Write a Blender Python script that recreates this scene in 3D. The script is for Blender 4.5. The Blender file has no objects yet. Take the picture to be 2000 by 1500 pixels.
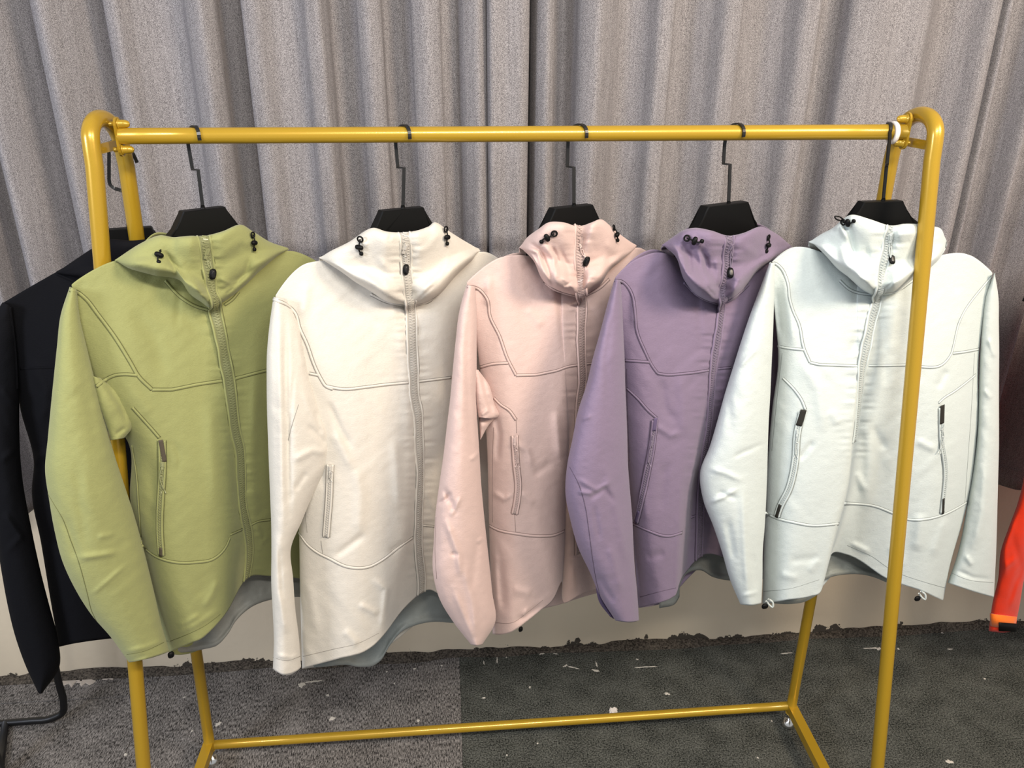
import bpy, bmesh, math, random
import numpy as np
from mathutils import Vector, Matrix
from mathutils.bvhtree import BVHTree
random.seed(5); rng = np.random.RandomState(7)
sc = bpy.context.scene
col = sc.collection
# ------------------------------------------------------------------ camera
S = 0.88
F, PITCH, YAW, ROLL = 1507.5, 0.3934, 0.0873, 0.0066
CAM = np.array([-0.161, -1.5347, 1.9533]) * S
def cam_axes():
    cy, sy, cp, sp = math.cos(YAW), math.sin(YAW), math.cos(PITCH), math.sin(PITCH)
    f = np.array([sy*cp, cy*cp, -sp]); rt = np.array([cy, -sy, 0.0]); up = np.cross(rt, f)
    c, s = math.cos(ROLL), math.sin(ROLL)
    return c*rt + s*up, -s*rt + c*up, f
RT, UP, FW = cam_axes()
cd = bpy.data.cameras.new('camera'); cam = bpy.data.objects.new('camera', cd); col.objects.link(cam)
cd.sensor_fit = 'HORIZONTAL'; cd.sensor_width = 36; cd.lens = F/2000*36; cd.clip_start = 0.05
cam.matrix_world = Matrix(((RT[0], UP[0], -FW[0], CAM[0]), (RT[1], UP[1], -FW[1], CAM[1]), (RT[2], UP[2], -FW[2], CAM[2]), (0, 0, 0, 1)))
sc.camera = cam
# ------------------------------------------------------------------ light
sc.view_settings.view_transform = 'Standard'; sc.view_settings.look = 'None'
sc.view_settings.gamma = 1; sc.view_settings.exposure = 0.0; sc.view_settings.use_curve_mapping = False
w = bpy.data.worlds.new('world'); sc.world = w; w.use_nodes = True
w.node_tree.nodes['Background'].inputs[0].default_value = (0.92, 0.95, 1.0, 1); w.node_tree.nodes['Background'].inputs[1].default_value = 0.47
def area(name, loc, target, size, power, color):
    l = bpy.data.lights.new(name, 'AREA'); l.shape = 'RECTANGLE'; l.size = size[0]; l.size_y = size[1]; l.energy = power; l.color = color
    o = bpy.data.objects.new(name, l); col.objects.link(o); o.location = loc
    d = Vector(target)-Vector(loc); o.rotation_euler = d.to_track_quat('-Z', 'Y').to_euler(); return o
area('ceiling_light_left', (-2.2, -1.6, 2.2), (-0.3, 0.3, 0.7), (0.6, 0.6), 38, (0.82, 0.87, 1.0))
area('ceiling_light_front', (0.15, -2.0, 2.9), (0.1, 0.2, 0.8), (1.2, 0.12), 56, (1.0, 0.96, 0.9))
area('ceiling_light_right', (1.6, -1.5, 2.75), (0.2, 0.3, 0.9), (0.7, 0.7), 56, (1.0, 0.83, 0.64))
# ------------------------------------------------------------------ pixel -> world
def ray(x, y):
    d = FW*F + RT*(x-1000) + UP*(750-y); return d
def PY(x, y, Y):
    d = ray(x, y); return CAM + d*((Y-CAM[1])/d[1])
def PZ(x, y, Z):
    d = ray(x, y); return CAM + d*((Z-CAM[2])/d[2])
def PX(x, y, X):
    d = ray(x, y); return CAM + d*((X-CAM[0])/d[0])
# ------------------------------------------------------------------ materials
def nodes(name):
    m = bpy.data.materials.new(name); m.use_nodes = True; nt = m.node_tree
    return m, nt, nt.nodes['Principled BSDF']
def N(nt, t, **kw):
    n = nt.nodes.new(t)
    for k, v in kw.items():
        if k in n.inputs: n.inputs[k].default_value = v
        else: setattr(n, k, v)
    return n
def plain(name, c, rough=0.5, metal=0.0, bump=0.0, bscale=400, spec=0.5, coat=0):
    m, nt, b = nodes(name)
    b.inputs['Base Color'].default_value = (*c, 1); b.inputs['Roughness'].default_value = rough; b.inputs['Metallic'].default_value = metal
    b.inputs['Specular IOR Level'].default_value = spec; b.inputs['Coat Weight'].default_value = coat
    tc = N(nt, 'ShaderNodeTexCoord'); no = N(nt, 'ShaderNodeTexNoise', Scale=bscale, Detail=3.0); nt.links.new(tc.outputs['Object'], no.inputs['Vector'])
    mx = N(nt, 'ShaderNodeMix', data_type='RGBA'); mx.inputs[6].default_value = (*[v*0.9 for v in c], 1); mx.inputs[7].default_value = (*[min(1, v*1.08) for v in c], 1)
    nt.links.new(no.outputs['Fac'], mx.inputs[0]); nt.links.new(mx.outputs[2], b.inputs['Base Color'])
    if bump:
        bp = N(nt, 'ShaderNodeBump', Strength=bump, Distance=0.001); nt.links.new(no.outputs['Fac'], bp.inputs['Height']); nt.links.new(bp.outputs[0], b.inputs['Normal'])
    return m
def lin(r, g, b_):
    f = lambda v: (v/255/12.92) if v/255 <= .04045 else ((v/255+.055)/1.055)**2.4
    return (f(r), f(g), f(b_))
def fabric(name, c, rough=0.72, sheen=0.25, bump=0.25):
    m, nt, b = nodes(name)
    b.inputs['Roughness'].default_value = rough; b.inputs['Specular IOR Level'].default_value = 0.2
    b.inputs['Sheen Weight'].default_value = sheen; b.inputs['Sheen Roughness'].default_value = 0.5
    tc = N(nt, 'ShaderNodeTexCoord')
    mp = N(nt, 'ShaderNodeMapping'); mp.inputs['Scale'].default_value = (300, 300, 900); nt.links.new(tc.outputs['Object'], mp.inputs[0])
    no = N(nt, 'ShaderNodeTexNoise', Scale=1.0, Detail=4.0); nt.links.new(mp.outputs[0], no.inputs['Vector'])
    n2 = N(nt, 'ShaderNodeTexNoise', Scale=22.0, Detail=5.0, Roughness=0.6); nt.links.new(tc.outputs['Object'], n2.inputs['Vector'])
    mx = N(nt, 'ShaderNodeMix', data_type='RGBA'); mx.inputs[6].default_value = (*[v*0.9 for v in c], 1); mx.inputs[7].default_value = (*[min(1, v*1.07) for v in c], 1)
    nt.links.new(no.outputs['Fac'], mx.inputs[0]); nt.links.new(mx.outputs[2], b.inputs['Base Color'])
    ad = N(nt, 'ShaderNodeMath', operation='MULTIPLY_ADD'); ad.inputs[1].default_value = 3.0
    nt.links.new(n2.outputs['Fac'], ad.inputs[0]); nt.links.new(no.outputs['Fac'], ad.inputs[2])
    bp = N(nt, 'ShaderNodeBump', Strength=bump, Distance=0.0012); nt.links.new(ad.outputs[0], bp.inputs['Height']); nt.links.new(bp.outputs[0], b.inputs['Normal'])
    return m
M_gold = plain('gold_paint', lin(184, 147, 38), 0.28, 0.3, 0.05, 900, 0.6, 0.2)
M_black = plain('black_plastic', (0.004, 0.004, 0.004), 0.5, 0, 0.05, 300, 0.16)
M_hook = plain('black_hook', (0.008, 0.008, 0.008), 0.35, 0, 0.0, 300, 0.5)
M_blackmetal = plain('black_metal', (0.008, 0.008, 0.009), 0.4, 0, 0.0, 300, 0.4)
M_chrome = plain('chrome', (0.8, 0.78, 0.74), 0.15, 1.0)
M_ring = plain('white_ring', lin(235, 225, 215), 0.4)
M_silver = plain('slider_metal', (0.45, 0.45, 0.42), 0.35, 0.7)
def curtain_mat():
    m, nt, b = nodes('curtain_cloth'); b.inputs['Roughness'].default_value = 0.9; b.inputs['Specular IOR Level'].default_value = 0.15
    tc = N(nt, 'ShaderNodeTexCoord')
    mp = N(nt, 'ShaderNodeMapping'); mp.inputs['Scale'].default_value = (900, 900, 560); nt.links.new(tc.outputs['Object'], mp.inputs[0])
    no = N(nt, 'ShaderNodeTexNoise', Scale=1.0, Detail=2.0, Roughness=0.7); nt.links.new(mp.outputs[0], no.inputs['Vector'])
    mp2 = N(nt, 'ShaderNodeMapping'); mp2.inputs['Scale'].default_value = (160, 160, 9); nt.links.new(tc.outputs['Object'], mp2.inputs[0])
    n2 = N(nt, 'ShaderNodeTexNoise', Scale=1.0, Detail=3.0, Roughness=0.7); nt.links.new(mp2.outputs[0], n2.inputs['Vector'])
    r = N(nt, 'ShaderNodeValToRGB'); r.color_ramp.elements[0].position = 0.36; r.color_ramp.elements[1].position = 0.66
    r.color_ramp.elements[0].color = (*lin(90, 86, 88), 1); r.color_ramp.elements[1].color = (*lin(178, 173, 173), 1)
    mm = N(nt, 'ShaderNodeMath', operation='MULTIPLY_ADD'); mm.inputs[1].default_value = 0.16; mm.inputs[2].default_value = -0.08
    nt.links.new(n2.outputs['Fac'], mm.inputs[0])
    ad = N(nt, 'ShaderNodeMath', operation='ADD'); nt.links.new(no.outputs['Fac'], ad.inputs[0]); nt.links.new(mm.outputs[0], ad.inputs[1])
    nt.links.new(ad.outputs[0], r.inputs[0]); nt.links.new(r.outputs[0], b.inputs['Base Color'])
    bp = N(nt, 'ShaderNodeBump', Strength=0.5, Distance=0.0015); nt.links.new(no.outputs['Fac'], bp.inputs['Height']); nt.links.new(bp.outputs[0], b.inputs['Normal'])
    return m
def carpet_mat(name, ca, cb, sx=120, sy=420):
    m, nt, b = nodes(name); b.inputs['Roughness'].default_value = 0.95; b.inputs['Specular IOR Level'].default_value = 0.1
    tc = N(nt, 'ShaderNodeTexCoord'); mp = N(nt, 'ShaderNodeMapping'); mp.inputs['Scale'].default_value = (sx, sy, 200); nt.links.new(tc.outputs['Object'], mp.inputs[0])
    no = N(nt, 'ShaderNodeTexNoise', Scale=1.0, Detail=3.0, Roughness=0.75); nt.links.new(mp.outputs[0], no.inputs['Vector'])
    n2 = N(nt, 'ShaderNodeTexNoise', Scale=14.0, Detail=5.0); nt.links.new(tc.outputs['Object'], n2.inputs['Vector'])
    mm = N(nt, 'ShaderNodeMath', operation='MULTIPLY_ADD'); mm.inputs[1].default_value = 0.2; mm.inputs[2].default_value = -0.1; nt.links.new(n2.outputs['Fac'], mm.inputs[0])
    ad = N(nt, 'ShaderNodeMath', operation='ADD'); nt.links.new(no.outputs['Fac'], ad.inputs[0]); nt.links.new(mm.outputs[0], ad.inputs[1])
    r = N(nt, 'ShaderNodeValToRGB'); r.color_ramp.elements[0].position = 0.38; r.color_ramp.elements[1].position = 0.68
    r.color_ramp.elements[0].color = (*ca, 1); r.color_ramp.elements[1].color = (*cb, 1)
    nt.links.new(ad.outputs[0], r.inputs[0]); nt.links.new(r.outputs[0], b.inputs['Base Color'])
    bp = N(nt, 'ShaderNodeBump', Strength=0.7, Distance=0.003); nt.links.new(no.outputs['Fac'], bp.inputs['Height']); nt.links.new(bp.outputs[0], b.inputs['Normal'])
    return m
def wall_mat():
    m, nt, b = nodes('painted_plaster'); b.inputs['Roughness'].default_value = 0.6
    tc = N(nt, 'ShaderNodeTexCoord'); sp = N(nt, 'ShaderNodeSeparateXYZ'); nt.links.new(tc.outputs['Object'], sp.inputs[0])
    no = N(nt, 'ShaderNodeTexNoise', Scale=9.0, Detail=7.0, Roughness=0.65); nt.links.new(tc.outputs['Object'], no.inputs['Vector'])
    n3 = N(nt, 'ShaderNodeTexNoise', Scale=3.0, Detail=4.0); nt.links.new(tc.outputs['Object'], n3.inputs['Vector'])
    mm = N(nt, 'ShaderNodeMath', operation='MULTIPLY_ADD'); mm.inputs[1].default_value = 0.22; mm.inputs[2].default_value = -0.104; nt.links.new(no.outputs['Fac'], mm.inputs[0])
    lt = N(nt, 'ShaderNodeMath', operation='LESS_THAN'); nt.links.new(sp.outputs['Z'], lt.inputs[0]); nt.links.new(mm.outputs[0], lt.inputs[1])
    mp = N(nt, 'ShaderNodeMix', data_type='RGBA'); mp.inputs[6].default_value = (*lin(222, 205, 178), 1); mp.inputs[7].default_value = (*lin(240, 225, 198), 1); nt.links.new(n3.outputs['Fac'], mp.inputs[0])
    mx = N(nt, 'ShaderNodeMix', data_type='RGBA'); mx.inputs[7].default_value = (*lin(78, 71, 62), 1)
    nt.links.new(mp.outputs[2], mx.inputs[6]); nt.links.new(lt.outputs[0], mx.inputs[0]); nt.links.new(mx.outputs[2], b.inputs['Base Color'])
    n4 = N(nt, 'ShaderNodeTexNoise', Scale=60.0, Detail=4.0); nt.links.new(tc.outputs['Object'], n4.inputs['Vector'])
    su = N(nt, 'ShaderNodeMath', operation='MULTIPLY_ADD'); su.inputs[1].default_value = -1.5; nt.links.new(lt.outputs[0], su.inputs[0]); nt.links.new(n4.outputs['Fac'], su.inputs[2])
    bp = N(nt, 'ShaderNodeBump', Strength=0.4, Distance=0.002); nt.links.new(su.outputs[0], bp.inputs['Height']); nt.links.new(bp.outputs[0], b.inputs['Normal'])
    return m
# ------------------------------------------------------------------ object helpers
def prop(o, label=None, cat=None, group=None, kind=None):
    for k, v in (('label', label), ('category', cat), ('group', group), ('kind', kind)):
        if v: o[k] = v
    return o
def link(name, me, mat, parent=None):
    if mat: me.materials.append(mat)
    o = bpy.data.objects.new(name, me); col.objects.link(o)
    if parent is not None:
        o.parent = parent; o.matrix_parent_inverse = parent_inv(parent)
    return o
def parent_inv(p):
    return p.matrix_basis.inverted() if p.parent is None else Matrix()
def empty(name, loc, label, cat, group=None):
    o = bpy.data.objects.new(name, None); col.objects.link(o); o.location = loc; o.empty_display_size = 0.05
    return prop(o, label, cat, group)
def mesh(name, V, Fc, mat, parent=None, smooth=True):
    me = bpy.data.meshes.new(name); V = np.asarray(V, float)
    me.from_pydata([tuple(v) for v in V], [], [tuple(int(i) for i in f) for f in Fc]) if len(V) < 3000 else grid_fill(me, V, np.asarray(Fc))
    if smooth: me.shade_smooth()
    me.update()
    return link(name, me, mat, parent)
def grid_fill(me, V, Q):
    me.vertices.add(len(V)); me.vertices.foreach_set('co', V.ravel())
    me.loops.add(Q.size); me.loops.foreach_set('vertex_index', Q.ravel().astype(np.int32))
    me.polygons.add(len(Q)); me.polygons.foreach_set('loop_start', np.arange(0, Q.size, 4, dtype=np.int32))
    me.update(calc_edges=True); me.validate()
def grid_faces(nu, nv, cu=False, cv=False):
    a = np.arange(nu if cu else nu-1); b = np.arange(nv if cv else nv-1)
    A, B = np.meshgrid(a, b, indexing='ij'); A2 = (A+1) % nu; B2 = (B+1) % nv
    return np.stack([A*nv+B, A2*nv+B, A2*nv+B2, A*nv+B2], -1).reshape(-1, 4)
def resample(P, n, smooth=True):
    P = np.asarray(P, float)
    if len(P) == 1: return np.repeat(P, n, 0)
    L = np.concatenate([[0], np.cumsum(np.linalg.norm(np.diff(P[:, :2], axis=0), axis=1)+.4)])
    t = np.linspace(0, L[-1], n)
    if smooth and len(P) > 2:
        return catmull(P, L, t)
    return np.stack([np.interp(t, L, P[:, k]) for k in range(P.shape[1])], 1)
def catmull(P, L, t):
    m = np.zeros_like(P); d = np.diff(P, axis=0)/np.diff(L)[:, None]
    m[0] = d[0]; m[-1] = d[-1]
    h = np.diff(L)
    for i in range(1, len(P)-1): m[i] = (d[i-1]*h[i]+d[i]*h[i-1])/(h[i]+h[i-1])
    k = np.clip(np.searchsorted(L, t, 'right')-1, 0, len(P)-2)
    hh = h[k][:, None]; u = ((t-L[k])/h[k])[:, None]
    return (2*u**3-3*u**2+1)*P[k] + (u**3-2*u**2+u)*hh*m[k] + (-2*u**3+3*u**2)*P[k+1] + (u**3-u**2)*hh*m[k+1]
def C(s):
    return [tuple(float(v) for v in p.split(',')) for p in s.split()]
def vnoise(x, y, seed):
    r = np.random.RandomState(seed).rand(128, 128)*2-1
    xi = np.floor(x).astype(int); yi = np.floor(y).astype(int); fx = x-xi; fy = y-yi
    fx = fx*fx*fx*(fx*(fx*6-15)+10); fy = fy*fy*fy*(fy*(fy*6-15)+10)
    g = lambda a, b: r[a % 128, b % 128]
    return (g(xi, yi)*(1-fx)+g(xi+1, yi)*fx)*(1-fy)+(g(xi, yi+1)*(1-fx)+g(xi+1, yi+1)*fx)*fy
def pdist(X, Y, pts):
    pts = np.asarray(pts, float); best = np.full(X.shape, 1e9); par = np.zeros(X.shape); sg = np.zeros(X.shape)
    L = np.concatenate([[0], np.cumsum(np.linalg.norm(np.diff(pts[:, :2], axis=0), axis=1))]); T = L[-1]
    for i in range(len(pts)-1):
        a = pts[i, :2]; b = pts[i+1, :2]; ab = b-a; l2 = ab@ab+1e-9
        t = np.clip(((X-a[0])*ab[0]+(Y-a[1])*ab[1])/l2, 0, 1)
        dx = X-a[0]-t*ab[0]; dy = Y-a[1]-t*ab[1]; d = np.hypot(dx, dy)
        m = d < best; best = np.where(m, d, best); par = np.where(m, (L[i]+t*(L[i+1]-L[i]))/T, par)
        sg = np.where(m, np.sign(ab[0]*dy-ab[1]*dx), sg)
    return best, par, sg
def tube_mesh(path, r, n=10, closed=False, cap=True, flat=None):
    """sweep a circle (or flat = (a,b) ellipse/box half sizes) along 3D points"""
    P = np.asarray(path, float); m = len(P)
    T = np.gradient(P, axis=0) if not closed else (np.roll(P, -1, 0)-np.roll(P, 1, 0))
    T /= np.linalg.norm(T, axis=1)[:, None]+1e-12
    up = np.array([0, 0, 1.0]) if abs(T[0][2]) < .9 else np.array([1.0, 0, 0])
    nx = np.cross(T[0], up); nx /= np.linalg.norm(nx); Ns = [nx]
    for i in range(1, m):
        v = Ns[-1]-T[i]*(Ns[-1]@T[i]); Ns.append(v/(np.linalg.norm(v)+1e-12))
    Ns = np.array(Ns); Bs = np.cross(T, Ns)
    R = np.broadcast_to(np.asarray(r, float), (m,))
    a = np.linspace(0, 2*math.pi, n, endpoint=False)
    V = P[:, None]+R[:, None, None]*(np.cos(a)[None, :, None]*Ns[:, None]+np.sin(a)[None, :, None]*Bs[:, None])
    Fc = [tuple(f) for f in grid_faces(m, n, closed, True)]
    V = V.reshape(-1, 3)
    if cap and not closed:
        Fc += [tuple(range(n))[::-1], tuple((m-1)*n+i for i in range(n))]
    return V, Fc
def tube(name, path, r, mat, parent=None, n=10, closed=False):
    V, Fc = tube_mesh(path, r, n, closed); return mesh(name, V, Fc, mat, parent)
def join_meshes(parts):
    V = []; Fc = []; o = 0
    for v, f in parts:
        V.append(np.asarray(v)); Fc += [tuple(int(i)+o for i in q) for q in f]; o += len(v)
    return np.concatenate(V), Fc
def smooth_path(pts, n):
    P = np.asarray(pts, float); L = np.concatenate([[0], np.cumsum(np.linalg.norm(np.diff(P, axis=0), axis=1)+1e-9)])
    return catmull(P, L, np.linspace(0, L[-1], n))
def box_mesh(c, ax, ay, az):
    c, ax, ay, az = map(np.asarray, (c, ax, ay, az)); V = [c+i*ax+j*ay+k*az for i in (-1, 1) for j in (-1, 1) for k in (-1, 1)]
    return V, [(0, 1, 3, 2), (4, 6, 7, 5), (0, 4, 5, 1), (2, 3, 7, 6), (0, 2, 6, 4), (1, 5, 7, 3)]
def strip_mesh(P, Wd, Nn, hw, ht):
    """ribbon with rounded box section: P points, Wd width dirs, Nn normals"""
    sec = [(-1, -0.6), (-.8, .7), (0, 1), (.8, .7), (1, -0.6)]
    V = np.stack([P+Wd*hw*a+Nn*ht*b for a, b in sec], 1); m = len(P)
    return V.reshape(-1, 3), [tuple(f) for f in grid_faces(m, 5)] + [(0, 1, 2, 3, 4), tuple((m-1)*5+i for i in (4, 3, 2, 1, 0))]

# ------------------------------------------------------------------ setting
YW = 0.573
fl = mesh('floor', *box_mesh((0, -0.9, -0.06), (2.6, 0, 0), (0, 1.5, 0), (0, 0, 0.05)), plain('floor_slab', (0.03, 0.028, 0.026), 0.9), smooth=False); prop(fl, kind='structure')
wl = mesh('wall_back', *box_mesh((0, YW+0.055, 1.49), (2.6, 0, 0), (0, 0.05, 0), (0, 0, 1.5)), wall_mat(), smooth=False); prop(wl, kind='structure')
M_cl = carpet_mat('carpet_brown', lin(36, 34, 33), lin(164, 158, 153), 330, 90)
M_cr = carpet_mat('carpet_dark', lin(26, 28, 25), lin(116, 117, 110), 240, 240)
xs = PZ(901, 1400, 0)[0]; yl = PZ(130, 1367, 0)[1]; xl = PZ(268, 1420, 0)[0]; YT = YW-.004
for x0, x1, y0, y1, m_ in ((-2.5, xl, yl, YT, M_cl), (-2.5, xl, yl-1.1, yl, M_cl), (-2.5, xl, yl-2.2, yl-1.1, M_cl), (xl, xs, -.5, YT, M_cl), (xl, xs, -1.6, -.5, M_cl), (xs, xs+1.05, -.5, YT, M_cr), (xs, xs+1.05, -1.6, -.5, M_cr), (xs+1.05, 2.5, -.5, YT, M_cr), (xs+1.05, 2.5, -1.6, -.5, M_cr)):
    g = 0.0011 if x1 <= xl else 0.0001; V = []
    for z, q in ((-0.008, 0), (-0.0012, 0), (0, 0.0012 if x1 <= xl else .0003)):
        V += [(x0+g+q, y0+g+q, z), (x1-g-q, y0+g+q, z), (x1-g-q, y1-g-q, z), (x0+g+q, y1-g-q, z)]
    Fc = [(8, 9, 10, 11)]+[(a+4*k, (a+1) % 4+4*k, (a+1) % 4+4*k+4, a+4*k+4) for k in (0, 1) for a in range(4)]
    mesh('carpet_tile', V, Fc, m_, fl, smooth=False)
# dirty cement strip along the foot of the wall
n = 240; V = []
for k in range(n):
    x = -2.4+4.8*k/(n-1); h = 0.011+0.008*vnoise(np.array([x*5.]), np.array([1.]), 3)[0]+0.006*vnoise(np.array([x*22.]), np.array([4.]), 5)[0]; dd = 0.02+0.01*vnoise(np.array([x*7.]), np.array([9.]), 8)[0]
    V += [(x, YW+0.004, h), (x, YW-0.006, h*0.85), (x, YW-dd, 0.004), (x, YW-dd-0.003, -0.004)]
tr = mesh('baseboard_back', V, grid_faces(n, 4), carpet_mat('cement_dirt', lin(44, 40, 36), lin(112, 103, 92), 160, 160)); prop(tr, kind='structure')
# curtain
def curtain():
    YC = 0.485
    xpx = lambda p: PY(p, 60, YC)[0]
    # (pixel at the top of the frame, depth in front of mean (+ towards camera), cm)
    prof = [(-420, 0), (-330, 2.5), (-300, -2), (-210, 2.5), (-180, -2), (-110, 2.2), (-85, -2), (-30, 1.8), (0, .6), (40, -1.6), (70, -2.6), (84, -2.2), (92, 1.8), (112, 2.4), (140, 1.4), (180, -.4), (212, -1.6), (221, -1.2), (228, 1.6), (246, 2.0), (275, .8), (330, -.4), (362, -.2), (385, 1.6), (415, 2.4), (430, 1.6), (440, -1.8), (462, -2.6), (480, -1.6), (490, 1.4), (505, 1.6), (540, .4), (585, .4), (605, 1.8), (628, 2.2), (638, 1.0), (650, -1.4), (675, -1.8), (692, -1.2), (701, 1.6), (720, 2.4), (738, 1.8), (748, -1.2), (775, -2.4), (797, -1.6), (806, 1.6), (830, 2.4), (852, 1.8), (862, -1.4), (880, -1.8), (905, 0.6), (930, 1.6), (941, 1.0), (945, -2.4), (955, -6)]
    b = [(1022, -6), (1033, -3.5), (1037, -1.0), (1050, 1.0), (1064, 1.6), (1076, 1.0), (1086, -1.6), (1105, -2.4), (1120, -1.4), (1132, 1.4), (1160, 2.4), (1188, 1.2), (1225, -.6), (1260, .2), (1285, 1.9), (1304, 1.8), (1318, -.4), (1345, -1.2), (1385, .2), (1412, 2.0), (1434, 1.8), (1450, -.6), (1490, -1.6), (1530, -.4), (1560, 1.8), (1580, 1.8), (1594, -.6), (1625, -2.0), (1642, -1.4), (1655, .8), (1685, 1.6), (1740, 1.8), (1796, 1.8), (1816, .2), (1860, -1.6), (1895, -.4), (1925, 1.4), (1935, 1.2), (1938, -1.5), (1940, -6)]
    c = [(1930, -5.5), (1944, -4.0), (1950, -.5), (1962, .8), (1972, .2), (1984, -2.0), (2010, -1.6), (2040, 1.2), (2080, -1.5), (2130, 1.6), (2180, -1.8), (2240, 1.6), (2300, -1.5), (2400, 1.5)]
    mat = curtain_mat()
    ztop = 2.72
    def panel(prof, zb, yoff, nm, lab, seed, dens=1.0):
        X = np.array([xpx(p[0]) for p in prof]); D = np.array([p[1] for p in prof])*0.024
        pts = np.stack([X, D], 1)
        nu = int(len(prof)*9*dens); L = np.concatenate([[0], np.cumsum(np.hypot(np.diff(X), np.diff(D)))])
        r = catmull(pts, L, np.linspace(0, L[-1], nu)); nv = 70
        T = np.linspace(0, 1, nv); U, VV = np.meshgrid(np.arange(nu), T, indexing='ij')
        xx = r[:, 0][:, None]+0*VV; dd = r[:, 1][:, None]*(0.92+0.25*vnoise(xx*5+VV*1.2, VV*2.0, seed))
        xx = xx+0.009*vnoise(xx*3, VV*1.5+5, seed+1)*(0.1+VV)
        dd = dd+0.004*vnoise(xx*9, VV*3, seed+2)
        zz = ztop+(zb-ztop)*VV
        V = np.stack([xx, YC-yoff-dd, zz], -1)
        # hem turn-up: a slightly thicker band
        band = (zz < zb+0.055) & (zz > zb+.004); V[..., 1] -= 0.0025*band
        root = empty('curtain', (float(X.mean()), YC, zb), lab, 'curtain')
        V2 = V.reshape(-1, 3)
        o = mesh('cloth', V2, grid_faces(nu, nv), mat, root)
        so = o.modifiers.new('thick', 'SOLIDIFY'); so.thickness = 0.0025; so.offset = 1
        hv = V[:, np.argmin(abs(zz[0]-zb-.058))]; hv = hv+np.array([0, -0.0035, 0])
        tube('hem_stitching', hv, 0.0012, mat, root, n=5)
        return root
    zl = PY(66, 1002, 0.47)[2]; zr = PY(1965, 957, 0.47)[2]
    print('hem z', zl, zr)
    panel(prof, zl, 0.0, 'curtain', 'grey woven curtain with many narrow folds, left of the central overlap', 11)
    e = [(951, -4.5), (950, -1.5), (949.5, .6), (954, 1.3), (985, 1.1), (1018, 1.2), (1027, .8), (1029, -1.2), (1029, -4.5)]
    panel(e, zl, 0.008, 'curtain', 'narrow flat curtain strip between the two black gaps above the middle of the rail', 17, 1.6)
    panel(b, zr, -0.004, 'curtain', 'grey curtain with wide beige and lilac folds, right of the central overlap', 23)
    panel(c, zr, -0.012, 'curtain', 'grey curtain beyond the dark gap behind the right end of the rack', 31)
    # curtain track under which they hang
curtain()
tk = mesh('curtain_track', *box_mesh((0, 0.485, 2.735), (2.5, 0, 0), (0, 0.03, 0), (0, 0, 0.015)), M_ring, smooth=False); prop(tk, 'white curtain track along the top of the curtains', 'curtain track')

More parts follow.
